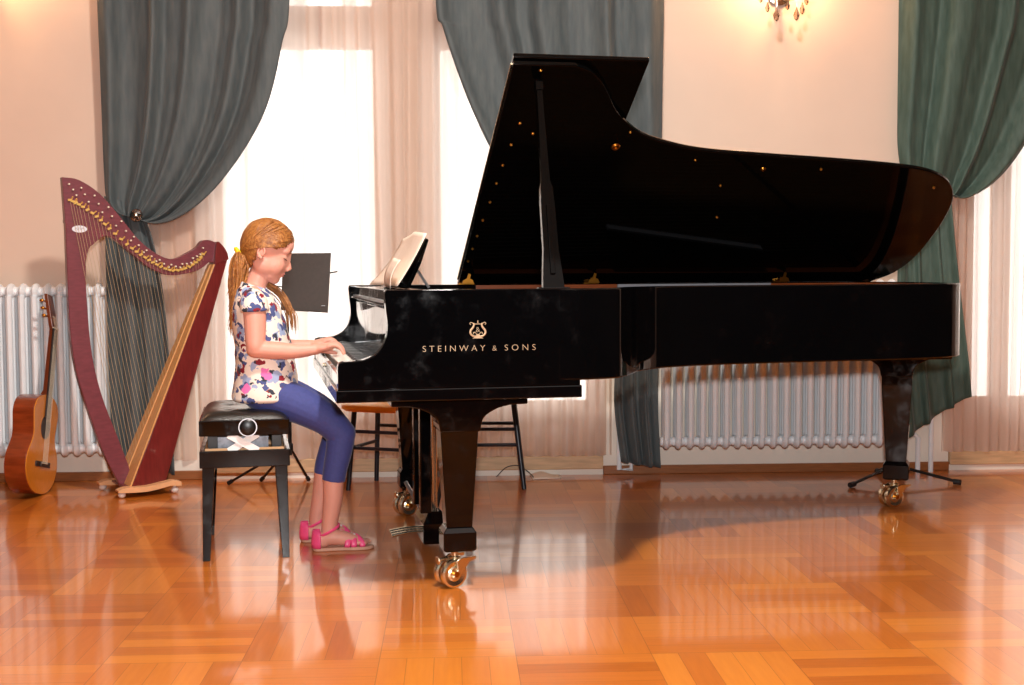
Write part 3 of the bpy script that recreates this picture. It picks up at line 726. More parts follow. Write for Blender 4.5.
# legs
def wheel_set(parent, M_, s=1.0, ang=0.0, zc=.048):
    """double-wheel brass caster below a leg; M_: leg frame (origin on the floor under the leg)."""
    A = M_ @ Matrix.Rotation(ang, 4, 'Z') @ Matrix.Translation((-.012, 0, 0))
    g = lambda p: A @ Vector(p)
    m1 = MB(); m1.lathe([(.020, 0), (.020, .012), (.012, .014), (.012, .035)], g((0, 0, .088)), (0, 0, 1), 18)
    c_ = m1.build('caster', M['brass'], parent)
    for sgn in (-1, 1):
        m1 = MB(); m1.lathe([(.001, -.011), (.020, -.012), (.026, -.008), (.040, -.011), (.047, -.008), (.048, 0), (.047, .008), (.040, .011), (.026, .008), (.020, .012), (.001, .011)], g((-.018, sgn * .021, zc)), A.to_3x3() @ Vector((0, 1, 0)), 32)
        m1.build('caster_wheel', M['brass'], c_)
    for sgn in (-1, 1):
        m1 = MB(); m1.prism([(-.032, .040), (-.022, .032), (-.006, .038), (.012, .060), (.036, .086), (.060, .090), (.060, .100), (.0, .100), (-.018, .092), (-.012, .060)], 'xz', sgn * .037 - .003, sgn * .037 + .003, A)
        m1.build('caster_fork', M['pale_brass'], c_, bevel=.0015, smooth=30)
    m1 = MB(); m1.tube([g((-.018, -.043, zc)), g((-.018, .043, zc))], .010, 14); m1.build('caster_axle', M['brass_dark'], c_)
    m1 = MB(); m1.tube([g((-.03, 0, .098)), g((-.062, 0, .094))], .006, 10); m1.lathe([(.001, -.004), (.012, -.003), (.014, 0), (.012, .003), (.001, .004)], g((-.066, 0, .093)), A.to_3x3() @ Vector((1, 0, .1)), 16)
    m1.build('caster_brake', M['brass'], c_)
def sq_ring(c_, hx, hy, z, M_):
    return [M_ @ Vector((c_ + sx * hx, sy * hy, z)) for sx, sy in ((-1, -1), (1, -1), (1, 1), (-1, 1))]
def piano_leg(u, v, ang, wang, ztop, plate=True):
    Mx = Matrix.Translation((u, v, 0)) @ Matrix.Rotation(ang, 4, 'Z')
    m1 = MB()
    # tapered post
    rings = [sq_ring(0, .043, .042, .200, Mx), sq_ring(0, .064, .056, .54, Mx), sq_ring(0, .064, .056, .60, Mx)]
    m1.loft(rings); lg = m1.build('leg', M['black'], piano, bevel=.004, smooth=0)
    m1 = MB(); m1.loft([sq_ring(0, .046, .044, .121, Mx), sq_ring(0, .055, .053, .128, Mx), sq_ring(0, .055, .053, .186, Mx), sq_ring(0, .044, .043, .203, Mx)]); m1.build('leg_foot', M['black'], lg, bevel=.003, smooth=0)
    # flared bracket
    fl = [(-.225, ztop), (-.225, ztop - .028)] + cr([(-.165, ztop - .030), (-.120, ztop - .042), (-.078, ztop - .070), (-.065, ztop - .115)], 6) + cr([(.065, ztop - .115), (.078, ztop - .070), (.120, ztop - .042), (.165, ztop - .030)], 6) + [(.225, ztop - .028), (.225, ztop)]
    m1 = MB(); m1.prism(fl, 'xz', -.075, .075, Mx); m1.build('leg_bracket', M['black'], lg, bevel=.004, smooth=30)
    wheel_set(lg, Mx, ang=wang - ang)
piano_leg(.392, .155, 0, .40, .638)
piano_leg(.392, 1.41, 0, .45, .638)
piano_leg(2.515, 1.12, -.55, .25, .694)
m1 = MB(); m1.box((2.20, .95, .66), (2.68, 1.35, .694)); m1.build('tail_leg_plate', M['black'], piano, bevel=.004, smooth=0)
# wooden beams beneath
for a, b in (((.95, .30), (.95, 1.5)), ((1.1, .75), (2.3, 1.1)), ((1.0, 1.35), (2.5, 1.35))):
    pa, pb = Vector((*a, 0)), Vector((*b, 0)); d = (pb - pa).normalized(); n_ = Vector((-d.y, d.x, 0)) * .04
    m1 = MB(); m1.loft([[pa - n_ + Vector((0, 0, .67)), pa + n_ + Vector((0, 0, .67)), pa + n_ + Vector((0, 0, .71)), pa - n_ + Vector((0, 0, .71))], [pb - n_ + Vector((0, 0, .67)), pb + n_ + Vector((0, 0, .67)), pb + n_ + Vector((0, 0, .71)), pb - n_ + Vector((0, 0, .71))]])
    m1.build('underside_beam', M['satin'], piano, smooth=0)

# pedal lyre
m1 = MB(); m1.prism([(.31, .636), (.46, .636), (.445, .585), (.325, .585)], 'xz', .62, .95); ly = m1.build('pedal_lyre', M['black'], piano, bevel=.004, smooth=0)
m1 = MB()
def rr(h1, h2, z): return [(.392 - h1, .785 - h2, z), (.392 + h1, .785 - h2, z), (.392 + h1, .785 + h2, z), (.392 - h1, .785 + h2, z)]
m1.loft([rr(.044, .120, .028), (rr(.048, .125, .035)), rr(.048, .125, .105), rr(.026, .11, .150)]); m1.build('lyre_box', M['black'], ly, bevel=.004, smooth=0)
for v in (.69, .88):
    m1 = MB(); m1.box((.335, v - .022, .145), (.377, v + .022, .59)); m1.build('lyre_column', M['black'], ly, bevel=.004, smooth=0)
for v in (.745, .785, .825):
    m1 = MB(); m1.tube([(.405, v, .14), (.405, v, .60)], .0045, 8); m1.build('pedal_rod', M['brass'], ly)
    p = cr([(.37, v, .062), (.33, v, .064), (.28, v, .060), (.235, v, .052)], 6)
    m1 = MB(); m1.tube(p, [.007 + .007 * (i / (len(p) - 1)) for i in range(len(p))], 12, flat=.5, upv=(0, 1, 0)); pd = m1.build('pedal', M['brass'], ly)
for v in (.66, .91):
    m1 = MB(); m1.tube([(.43, v, .12), (.54, v, .62)], .009, 8); m1.build('lyre_brace', M['black_metal'], ly)
m1 = MB(); m1.tube([(.36, .88, .13), (.32, 1.00, .21)], .008, 8); m1.build('lyre_side_rod', M['steel'], ly)

# sheet music on the desk
def sheet(name, label, cols, rows, F, m=M['paper'], group=None, th=.0008):
    m1 = MB(); V = [[m1.V(p) for p in r] for r in rows]
    for a, b in zip(V, V[1:]):
        for i in range(len(a) - 1): m1.face([a[i], a[i + 1], b[i + 1], b[i]])
    o = m1.build(name, m, None, smooth=180, solid=th); o.matrix_world = F; tag(o, label, cols, group); return o
rows = []
for j in range(13):
    t = j / 12; rows.append([])
    for i in range(17):
        s = i / 16; v = .39 + .72 * s
        u = .262 + .083 * t - .016 - .052 * (1 - t) ** 2 * (.4 + .6 * s) - .010 * math.sin(PI * s * 2) * t; z = .9965 + (.182 + .016 * math.sin(PI * s)) * t
        rows[-1].append((u - .262, v - .75, z - 1.0))
sheet('sheet_music', 'open curling pages of sheet music leaning on the piano desk', 'sheet music', rows, PF @ Matrix.Translation((.262, .75, 1.0)))
rows = []
for j in range(9):
    t = j / 8; rows.append([])
    for i in range(9):
        s = i / 8; v = .42 + .22 * s
        rows[-1].append((.205 + .035 * t - .012 * math.sin(PI * t) - .262, v - .5, .9875 + .10 * t + .01 * s - 1.0))
sheet('sheet_music', 'small pale page curling up from the shelf in front of the piano desk', 'sheet music', rows, PF @ Matrix.Translation((.262, .5, 1.0)))

# ------------------------------------------------------------------ piano bench
BF = PF @ Matrix.Translation((-.302, .94, 0))
bench = root('piano_bench', BF, 'black adjustable piano bench with padded leather seat under the girl', 'bench')
bx0, bx1, by0, by1 = -.161, .161, -.25, .25
m1 = MB()
def fr(m1, x0, x1, y0, y1, z0, z1, t):
    m1.box((x0, y0, z0), (x1, y0 + t, z1)); m1.box((x0, y1 - t, z0), (x1, y1, z1)); m1.box((x0, y0 + t, z0), (x0 + t, y1 - t, z1)); m1.box((x1 - t, y0 + t, z0), (x1, y1 - t, z1))
fr(m1, bx0, bx1, by0, by1, .340, .402, .018); m1.build('lower_frame', M['black'], bench, bevel=.003, smooth=0)
m1 = MB(); fr(m1, bx0, bx1, by0, by1, .456, .513, .018); m1.box((bx0 + .018, by0 + .018, .500), (bx1 - .018, by1 - .018, .508)); m1.build('seat_frame', M['black'], bench, bevel=.003, smooth=0)
m1 = MB(); fr(m1, bx0 + .02, bx1 - .02, by0 + .02, by1 - .02, .36, .408, .012); m1.box((bx0 + .02, by0 + .02, .352), (bx1 - .02, by1 - .02, .36)); m1.build('inner_tray', M['bench_in'], bench, smooth=0)
# padded seat
m1 = MB(); NX, NY = 22, 34; V = []
for j in range(NY + 1):
    for i in range(NX + 1):
        a, b = i / NX * 2 - 1, j / NY * 2 - 1
        e = (1 - abs(a) ** 5) ** .55 * (1 - abs(b) ** 7) ** .55
        tuft = sum(math.exp(-(((a - ta) * .16) ** 2 + ((b - tb) * .25) ** 2) / .00022) for ta in (-.4, .4) for tb in (-.66, -.22, .22, .66))
        sag = .016 * math.exp(-((a * .16 / .13) ** 2 + (b * .25 / .16) ** 2))
        V.append(m1.V((a * .158, b * .247, .511 + .040 * e - .010 * tuft * e - sag)))
for j in range(NY):
    for i in range(NX):
        k = j * (NX + 1) + i; m1.face([V[k], V[k + 1], V[k + NX + 2], V[k + NX + 1]])
m1.build('cushion', M['leather'], bench, smooth=180, sub=1)
m1 = MB()
for a in (-.4, .4):
    pass
m1.lathe([(.001, 0), (.030, .0), (.033, .006), (.033, .012), (.028, .018), (.020, .021), (.010, .023), (.001, .0235)], (.012, by0, .487), (0, -1, 0), 32); kb = m1.build('height_knob', M['satin'], bench)
m1 = MB(); m1.lathe([(.0305, .012), (.0335, .013), (.0335, .016), (.0305, .016)], (.012, by0, .487), (0, -1, 0), 32); m1.build('knob_ring', M['steel'], kb)
m1 = MB(); m1.tube([(.012, by0, .487), (.012, by1 - .02, .487)], .008, 10); m1.build('screw_rod', M['steel'], bench)
for yy in (by0 + .004, by1 - .05):
    for s in (-1, 1):
        m1 = MB(); A = Vector((-.005 - s * .052, 0, .398)); B = Vector((-.005 + s * .052, 0, .460)); d = (B - A).normalized(); n_ = Vector((-d.z, 0, d.x)) * .013
        y0 = yy + (.006 if s > 0 else 0)
        m1.prism([(A - n_).xz[:], (B - n_).xz[:], (B + n_).xz[:], (A + n_).xz[:]], 'xz', y0, y0 + .004); m1.build('scissor_bar', M['white_metal'], bench, smooth=0)
m1 = MB(); m1.box((-.105, by0 + .06, .395), (.085, by0 + .064, .445)); m1.build('mechanism_plate', M['mech'], bench, smooth=0)
for s in (-1, 1):
    m1 = MB(); m1.box((s * .115 - .018, by0 + .05, .40), (s * .115 + .018, by1 - .05, .452)); m1.build('mechanism_block', M['black_metal'], bench, bevel=.002, smooth=0)
for sx in (-1, 1):
    for sy in (-1, 1):
        cx, cy = sx * .130, sy * .222
        m1 = MB(); m1.loft([[(cx + sx * .012 - .013 + a * .026, cy + sy * .012 - .013 + b * .026, 0) for a, b in ((0, 0), (1, 0), (1, 1), (0, 1))], [(cx - .022 + a * .044, cy - .022 + b * .044, .342) for a, b in ((0, 0), (1, 0), (1, 1), (0, 1))]])
        m1.build('leg', M['black'], bench, bevel=.002, smooth=0)
# ------------------------------------------------------------------ the harp
HF = frame((-1.90, 5.90, 0), math.radians(32))
harp = root('folk_harp', HF, 'tall mahogany-red harp with wooden feet standing in front of the velvet curtain', 'harp')
def HP(px, py, d=0.0):
    p = hit(HF, 1, d, px, py); return (p.x, p.z)
nk = [(62, 177), (79, 180), (100, 194), (121, 218), (139, 240), (157, 254), (173, 259), (189, 252), (197, 247), (202, 241), (208, 240), (214, 242), (216, 246), (216, 263)]
nb = [(209, 262), (203, 267), (196, 271), (184, 274), (168, 275), (150, 268), (131, 253), (118, 242), (107, 236), (98, 240), (91, 246), (86, 244), (80, 236), (66, 224), (65, 218)]
poly = cr([HP(*p, -.02) for p in nk], 4) + cr([HP(*p, -.02) for p in nb], 4)
m1 = MB(); m1.prism(poly, 'xz', -.022, .022); m1.build('neck', M['harp_neck'], harp, bevel=.002, smooth=30)
pl_ = [(65.5, 220), (67, 265), (70, 328), (76, 370), (87, 407), (104, 454), (122, 489)]
pr_ = [(131, 478), (129, 467), (118, 438), (102, 396), (92, 354), (87, 302), (86, 262), (91, 245), (97, 238), (90, 226)]
poly = cr([HP(*p, -.02) for p in pl_], 5) + cr([HP(*p, -.02) for p in pr_], 5)
m1 = MB(); m1.prism(poly, 'xz', -.0215, .0215); m1.build('pillar', M['harp_neck'], harp, bevel=.003, smooth=30)
yb, yt = .125, .042
fb_, ft_ = HP(131, 489, -yb), HP(215, 263, -yt); bb_, bt_ = HP(165, 485, -yb * .8), HP(227.5, 259, -yt * .8)
st_ = HP(217, 243, -yt)
m1 = MB()
def hr(f, b, y): return [(f[0], -y, f[1]), (b[0], -y * .8, b[1]), (b[0] + .012, 0, b[1]), (b[0], y * .8, b[1]), (f[0], y, f[1])]
ft2 = (ft_[0] - .0, ft_[1] + .03)
rings = [hr(fb_, bb_, yb)] + [hr((lerp(fb_[0], ft_[0], t), lerp(fb_[1], ft_[1], t)), (lerp(bb_[0], bt_[0], t), lerp(bb_[1], bt_[1], t)), lerp(yb, yt, t)) for t in (.25, .5, .75, 1.0)]
m1.loft(rings); sb = m1.build('soundbox', M['harp_red'], harp, bevel=.003, smooth=20)
# rounded shoulder on top of the soundbox
tp = [(ft_[0] - .004, ft_[1] - .01), st_, (st_[0] + .022, st_[1] - .004), (bt_[0] - .004, bt_[1] + .035), (bt_[0] + .004, bt_[1] - .002)]
m1 = MB(); m1.prism(cr(tp, 4), 'xz', -yt, yt); m1.build('shoulder', M['harp_red'], harp, bevel=.005, smooth=30)
# spruce soundboard
m1 = MB(); A = Vector((fb_[0] - .004, 0, fb_[1] + .004)); B = Vector((ft_[0] - .004, 0, ft_[1] - .006)); q = .004
m1.loft([[(A.x - q, -yb, A.z), (A.x + q, -yb, A.z), (A.x + q, yb, A.z), (A.x - q, yb, A.z)], [(B.x - q, -yt, B.z), (B.x + q, -yt, B.z), (B.x + q, yt, B.z), (B.x - q, yt, B.z)]])
m1.build('soundboard', M['harp_board'], harp, smooth=0)
m1 = MB(); d = (B - A).normalized(); m1.tube([A + Vector((-.006, 0, 0)), B + Vector((-.004, 0, 0))], .004, 8); m1.build('string_rib', M['harp_board'], harp)
# feet
for sgn in (-1, 1):
    y = sgn * .135
    s0 = HP(117, 492, -.135)[0]; s1 = HP(180, 490, -.135)[0]
    if sgn > 0: s0 -= .02; s1 -= .06
    up_ = cr([(s0, .040), (s0 + .04, .050), (s0 + .14, .048), (s0 + .24, .062), (s1 - .04, .064), (s1, .056)], 4)
    lo_ = cr([(s1, .036), (s1 - .04, .040), (s0 + .24, .040), (s0 + .14, .024), (s0 + .04, .026), (s0, .030)], 4)
    m1 = MB(); m1.prism(up_ + lo_, 'xz', y - .028, y + .028); ft = m1.build('foot', M['harp_foot'], harp, bevel=.004, smooth=30)
    for s in (s0 + .022, s1 - .025):
        m1 = MB(); m1.ell((s, y, .0155), (.018, .018, .0155), seg=16, rings=10); m1.build('foot_ball', M['rubber_white'], ft)
        m1 = MB(); m1.tube([(s, y, .02), (s, y, .038)], .006, 8); m1.build('foot_screw', M['rubber_white'], ft)
m1 = MB(); m1.box((fb_[0] - .03, -.11, .040), (bb_[0] + .02, .11, fb_[1] + .012)); m1.build('base_block', M['harp_red'], harp, bevel=.004, smooth=0)
m1 = MB(); m1.box((HP(122, 470, 0)[0] - .012, -.02, .045), (fb_[0] + .01, .02, .09)); m1.build('pillar_foot', M['harp_neck'], harp, smooth=0)
# strings, pins and levers
lev = cr([(70, 200), (80, 205), (95, 215), (109, 228), (128, 245), (143, 256), (156, 264), (170, 270), (183, 269), (195, 263), (203, 254)], 10)
topl = cr([(69, 184), (86, 190), (105, 204), (123, 223), (140, 244), (158, 259), (174, 265), (189, 261), (203, 248)], 10)
pin0 = lev0 = None; NS = 34
for k in range(NS):
    t = k / (NS - 1); p = polyl(lev, t); a = HP(p[0], p[1], -.03)
    b = (lerp(A.x - .012, B.x - .012, .04 + .90 * t), lerp(A.z, B.z, .04 + .90 * t))
    m1 = MB(); m1.tube([(a[0], -.030, a[1]), (b[0], -.002, b[1])], lerp(.0009, .0005, t), 4); m1.build('string', M['string'], harp, smooth=0)
    tq = polyl(topl, t); f_ = (0, .27, .54)[k % 3]; a2 = HP(lerp(tq[0], p[0], f_), lerp(tq[1], p[1], f_), -.03)
    if pin0 is None:
        m1 = MB(); m1.tube([(0, 0, 0), (0, -.014, 0)], .0042, 8); pin0 = m1.build('tuning_pin', M['bone'], harp); pin0.location = (a2[0], -.021, a2[1])
        m1 = MB(); m1.box((-.009, -.012, -.005), (.009, 0, .005)); m1.tube([(.006, -.006, 0), (.012, -.014, .016)], .0034, 6); lev0 = m1.build('sharping_lever', M['lever'], harp); lev0.location = (a[0], -.021, a[1])
    else:
        o = pin0.copy(); COL.objects.link(o); o.parent = harp; o.location = (a2[0], -.021, a2[1])
        o = lev0.copy(); COL.objects.link(o); o.parent = harp; o.location = (a[0], -.021, a[1]); o.rotation_euler = (0, .5 * math.sin(k * 2.3), 0)
c_ = HP(79.5, 229, -.0225); m1 = MB(); m1.prism([(c_[0] + .034 * math.cos(a), c_[1] + .0165 * math.sin(a)) for a in np.linspace(0, 2 * PI, 28, endpoint=False)], 'xz', -.0235, -.0222); lb = m1.build('maker_label', M['label'], harp, smooth=0)
m1 = MB(); m1.tube([(c_[0] + x, -.0238, c_[1] + z) for x, z in cr([(-.022, -.002), (-.014, .005), (-.008, -.004), (-.001, .006), (.006, -.003), (.013, .004), (.022, .0)], 4)], .0009, 5); m1.build('label_script', M['steel'], lb)

# ------------------------------------------------------------------ the guitar
beta = math.radians(13); an = math.radians(0)
n_ = Vector((math.cos(an), math.sin(an), 0)); upg = Vector((-math.sin(an) * math.sin(beta) + .03, math.cos(an) * math.sin(beta), math.cos(beta))).normalized(); n_ = (n_ - upg * n_.dot(upg)).normalized(); xg = n_.cross(upg)
GX = G @ Matrix(((xg.x, n_.x, upg.x, -2.222), (xg.y, n_.y, upg.y, 5.835), (xg.z, n_.z, upg.z, .012), (0, 0, 0, 1)))
guitar = root('acoustic_guitar', GX, 'classical guitar with orange top leaning sideways on the radiator', 'guitar')
hw = cr([(0, 0), (.05, .004), (.105, .022), (.155, .065), (.178, .125), (.168, .185), (.135, .240), (.122, .280), (.132, .335), (.140, .385), (.122, .430), (.085, .455), (.040, .468), (0, .472)], 5)
hw = [(x * 1.10, z) for x, z in hw]
outl = hw + [(-x, z) for x, z in hw[-2:0:-1]]
m1 = MB(); m1.prism(outl, 'xz', -.102, -.004); m1.build('body', M['g_side'], guitar, bevel=.002, smooth=40)
m1 = MB(); m1.prism([(x * .985, .235 + (z - .235) * .99) for x, z in outl], 'xz', -.0045, .0); tpp = m1.build('soundboard', M['g_top'], guitar, smooth=40)
m1 = MB(); m1.lathe([(.043, 0), (.056, 0), (.056, .0012), (.043, .0012)], (0, 0, .315), (0, 1, 0), 32); m1.build('rosette', M['g_dark'], tpp, smooth=0)
m1 = MB(); m1.lathe([(.001, 0), (.043, 0), (.043, .0008), (.001, .0008)], (0, 0, .315), (0, 1, 0), 32); m1.build('soundhole', M['cable'], tpp, smooth=0)
m1 = MB(); m1.box((-.090, 0, .128), (.090, .005, .152)); m1.box((-.038, .004, .128), (.038, .010, .152)); br = m1.build('bridge', M['g_dark'], guitar, bevel=.001, smooth=0)
m1 = MB(); m1.box((-.036, .009, .143), (.036, .013, .146)); m1.build('saddle', M['bone'], br, smooth=0)
m1 = MB(); m1.box((-.027, .001, .355), (.027, .008, .790)); m1.build('fretboard', M['g_dark'], guitar, bevel=.001, smooth=0)
m1 = MB(); m1.loft([[(-.028, 0, .44), (.028, 0, .44), (.02, -.05, .44), (-.02, -.05, .44)], [(-.027, 0, .49), (.027, 0, .49), (.018, -.022, .49), (-.018, -.022, .49)], [(-.025, 0, .79), (.025, 0, .79), (.017, -.018, .79), (-.017, -.018, .79)]])
m1.build('guitar_neck', M['g_neck'], guitar, bevel=.003, smooth=0)
m1 = MB(); m1.box((-.026, .0, .788), (.026, .011, .793)); m1.build('nut', M['bone'], guitar, smooth=0)
m1 = MB(); m1.loft([[(-.026, .003, .79), (.026, .003, .79), (.026, -.016, .79), (-.026, -.016, .79)], [(-.036, -.004, .83), (.036, -.004, .83), (.036, -.022, .83), (-.036, -.022, .83)], [(-.034, -.034, .955), (.034, -.034, .955), (.034, -.052, .955), (-.034, -.052, .955)]])
hd = m1.build('headstock', M['g_neck'], guitar, bevel=.003, smooth=0)
for s in (-1, 1):
    for k in range(3):
        z = .845 + k * .036; y = -.018 - (z - .83) * .24
        m1 = MB(); m1.tube([(s * .034, y, z), (s * .050, y - .006, z)], .003, 8); m1.ell((s * .058, y - .012, z), (.007, .011, .008), seg=10, rings=6); m1.build('tuning_peg', M['brass_dark'], hd)
for k in range(6):
    x = -.0215 + k * .0086; m1 = MB(); m1.tube([(x * 1.3, .0125, .1445), (x, .0115, .79), (x * 1.1, -.004, .85)], .0007, 4); m1.build('guitar_string', M['bone'], guitar, smooth=0)

# ------------------------------------------------------------------ stools
def stool(x, y, ang, zs, half, q, label, seat_m, dz, splay, r=.013):
    F = frame((x, y, 0), ang); st = root('wooden_stool', F, label, 'stool')
    m1 = MB(); h = half
    o_ = [(h * (abs(math.cos(a)) ** .5) * math.copysign(1, math.cos(a)), h * (abs(math.sin(a)) ** .5) * math.copysign(1, math.sin(a))) for a in np.linspace(0, 2 * PI, 40, endpoint=False)]
    m1.loft([[(a * k, b * k, z) for a, b in o_] for k, z in ((.93, zs - .036), (1.0, zs - .024), (1.0, zs - .006), (.96, zs))]); m1.build('seat', seat_m, st, smooth=40)
    tops = {}
    for sx in (-1, 1):
        for sy in (-1, 1):
            a = Vector((sx * q, sy * q, zs - .036)); b = Vector((sx * (q + splay), sy * (q + splay), 0.0)); tops[(sx, sy)] = (a, b)
            m1 = MB(); m1.tube([a, b], [r * 1.05, r * .9], 8); m1.build('leg', M['stool_black'], st, smooth=60)
    for z in dz:
        for c0, c1 in ((((-1, -1), (1, -1)), ((-1, 1), (1, 1))) if z == dz[0] else (((-1, -1), (1, -1)), ((-1, -1), (-1, 1)), ((1, -1), (1, 1)))):
            f = 1 - z / (zs - .036)
            m1 = MB(); m1.tube([tops[c0][0].lerp(tops[c0][1], f), tops[c1][0].lerp(tops[c1][1], f)], .0085, 8); m1.build('rung', M['stool_black'], st)
    return st
stool(-.597, 6.057, -.36, .42, .20, .125, 'black-legged stool with an orange wooden seat behind the lyre of the piano', M['orange_wood'], (.284, .205), .025)
stool(-.10, 6.13, 0, .50, .13, .10, 'black stool whose legs show between piano leg and paper on floor', M['stool_black'], (.287, .212), .055)

# ------------------------------------------------------------------ music stand behind the girl
SF = frame((-1.04, 6.02, 0), 0)
ms = root('music_stand', SF, 'black music stand with a solid desk, standing behind the girl', 'music stand')
def SPt(px, py, y): p = hit(SF, 1, y, px, py); return p
c00, c10, c11, c01 = SPt(281, 309, -.04), SPt(328, 311.5, -.04), SPt(331, 253, .04), SPt(283, 253.5, .04)
nrm = (c10 - c00).cross(c01 - c00).normalized() * .003
m1 = MB(); m1.loft([[c00 - nrm, c10 - nrm, c11 - nrm, c01 - nrm], [c00 + nrm, c10 + nrm, c11 + nrm, c01 + nrm]]); m1.build('desk', M['desk_brown'], ms, bevel=.001, smooth=0)
m1 = MB(); q = SPt(326, 306, -.046); m1.box((q.x - .022, q.y - .001, q.z), (q.x - .004, q.y, q.z + .003)); m1.build('desk_plate', M['steel'], ms, smooth=0)
m1 = MB(); m1.tube([c00 + Vector((0, -.004, -.002)), c10 + Vector((0, -.004, -.002))], .004, 8); m1.build('desk_lip', M['desk_brown'], ms)
a, b = SPt(267, 284.5, .012), SPt(283, 287, .012); m1 = MB(); m1.tube([a, b], .003, 6); m1.build('left_arm', M['black_metal'], ms)
a, b = SPt(327, 273.5, .03), SPt(337.5, 271.5, .02); m1 = MB(); m1.tube([a, b], .0035, 6); m1.build('right_arm', M['black_metal'], ms)
px_ = SPt(288, 320, .03); m1 = MB(); m1.tube([(px_.x, .03, .16), (px_.x, .03, .60)], .010, 10); m1.tube([(px_.x, .03, .60), (px_.x, .012, 1.0)], .006, 10); m1.build('pole', M['black_metal'], ms)
for q in ((228, 483), (318, 470), (268, 474)):
    p = plane_ = None
    r_ = ray(*q); t = (0.012 - CAMH) / r_.z; w = Vector((0, 0, CAMH)) + r_ * t; w.y = min(w.y, 6.22); l = SF.inverted() @ (G @ w)
    m1 = MB(); m1.tube([(px_.x, .03, .20), (l.x, l.y, .010)], .0065, 8); lg = m1.build('leg', M['black_metal'], ms)
    m1 = MB(); m1.tube([Vector((l.x, l.y, .010)).lerp(Vector((px_.x, .03, .20)), .07), (l.x, l.y, .0105)], .0105, 10); m1.build('rubber_foot', M['cable'], lg)
m1 = MB(); m1.lathe([(.011, -.02), (.016, -.015), (.016, .015), (.011, .02)], (px_.x, .03, .20), (0, 0, 1), 12); m1.build('collar', M['black_metal'], ms)

# tripod stand behind the tail leg
TF = frame((1.90, 6.20, 0), 0)
ts = root('tripod_stand', TF, 'low black tripod stand with flat legs behind the tail leg of the piano', 'stand')
m1 = MB(); m1.tube([(0, 0, .04), (0, 0, .88)], .010, 12); m1.build('pole', M['black_metal'], ts)
m1 = MB(); m1.lathe([(.010, 0), (.024, .004), (.026, .05), (.018, .07), (.011, .08)], (0, 0, .04), (0, 0, 1), 16); m1.build('hub', M['black_metal'], ts)
m1 = MB(); m1.lathe([(.012, 0), (.017, .004), (.017, .05), (.012, .055)], (0, 0, .50), (0, 0, 1), 14); m1.build('clutch', M['black_metal'], ts)
for w in ((1.62, 5.97), (2.175, 6.03), (1.875, 6.40)):
    l = Vector((w[0] - 1.90, w[1] - 6.20, 0)); d = l.normalized()
    m1 = MB(); m1.tube([d * .02 + Vector((0, 0, .07)), l + Vector((0, 0, .013))], .0075, 10); lg = m1.build('leg', M['steel'] if False else M['black_metal'], ts)
    m1 = MB(); m1.tube([l - d * .035 + Vector((0, 0, .016)), l + Vector((0, 0, .0135))], .0135, 12); m1.build('rubber_foot', M['cable'], lg)

# paper and cable on the floor
r_ = ray(543, 476); t = -CAMH / r_.z; w = Vector((0, 0, CAMH)) + r_ * t
rows = [[(-.075 + .15 * i / 8 + .02 * j / 6, -.10 + .2 * j / 6, .002 + .028 * math.exp(-((i - 3) / 2.2) ** 2) * (j / 6)) for i in range(9)] for j in range(7)]
sheet('loose_paper', 'pale sheet of paper lying on the parquet beside a stool leg', 'paper', rows, frame((w.x, w.y, 0), .2))
cb = [(x, y, z) for x, y, z in cr([(0, 0, .004), (.05, .01, .05), (.11, .015, .06), (.16, .01, .03), (.19, -.02, .004)], 8)]
m1 = MB(); m1.tube(cb, .0022, 6); o = m1.build('thin_cable', M['cable'], None); r_ = ray(497, 468); t = -CAMH / r_.z; w = Vector((0, 0, CAMH)) + r_ * t; o.matrix_world = frame((w.x, min(w.y, 6.32), 0), 0); tag(o, 'thin black cable looping over the sill behind the stool legs', 'cable')

# ------------------------------------------------------------------ the girl
GO = Vector((-.15, .87, 0)); GF = PF @ Matrix.Translation(GO)
girl = root('person', GF, 'girl in a floral blouse and blue leggings playing, sitting on the black bench', 'person')
HM = Matrix.Translation((-.208, .87, 1.124)) @ Matrix.Rotation(math.radians(22), 4, 'Y')
H3 = HM.to_3x3()
def h(x, y, z): return HM @ Vector((x, y, z))
m1 = MB(GO)
# head
m1.ell(h(-.010, 0, .026), (.088, .070, .084), H3, 24, 16)
m1.ell(h(.024, 0, -.022), (.066, .057, .082), H3, 24, 16)
m1.ell(h(.036, 0, .044), (.050, .053, .048), H3)
m1.ell(h(.030, 0, -.073), (.045, .043, .033), H3)
m1.ell(h(.061, 0, -.085), (.020, .022, .020), H3)
for s in (-1, 1):
    m1.ell(h(.040, s * .031, -.036), (.038, .027, .040), H3); m1.ell(h(.006, s * .032, -.048), (.044, .030, .040), H3)
    m1.ell(h(.058, s * .028, .026), (.020, .024, .018), H3)
    m1.ell(h(.062, s * .032, .003), (.0135, .0135, .0105), H3)
    m1.ell(h(.092, s * .009, -.037), (.009, .007, .007), H3)
m1.chain([h(.078, 0, .022), h(.085, 0, -.006), h(.0945, 0, -.022), h(.0985, 0, -.029)], [.009, .0085, .0085, .0085], 12)
m1.ell(h(.078, 0, -.055), (.012, .018, .0065), H3); m1.ell(h(.0765, 0, -.065), (.012, .015, .0065), H3)
m1.ell(h(.078, 0, -.047), (.010, .012, .010), H3)
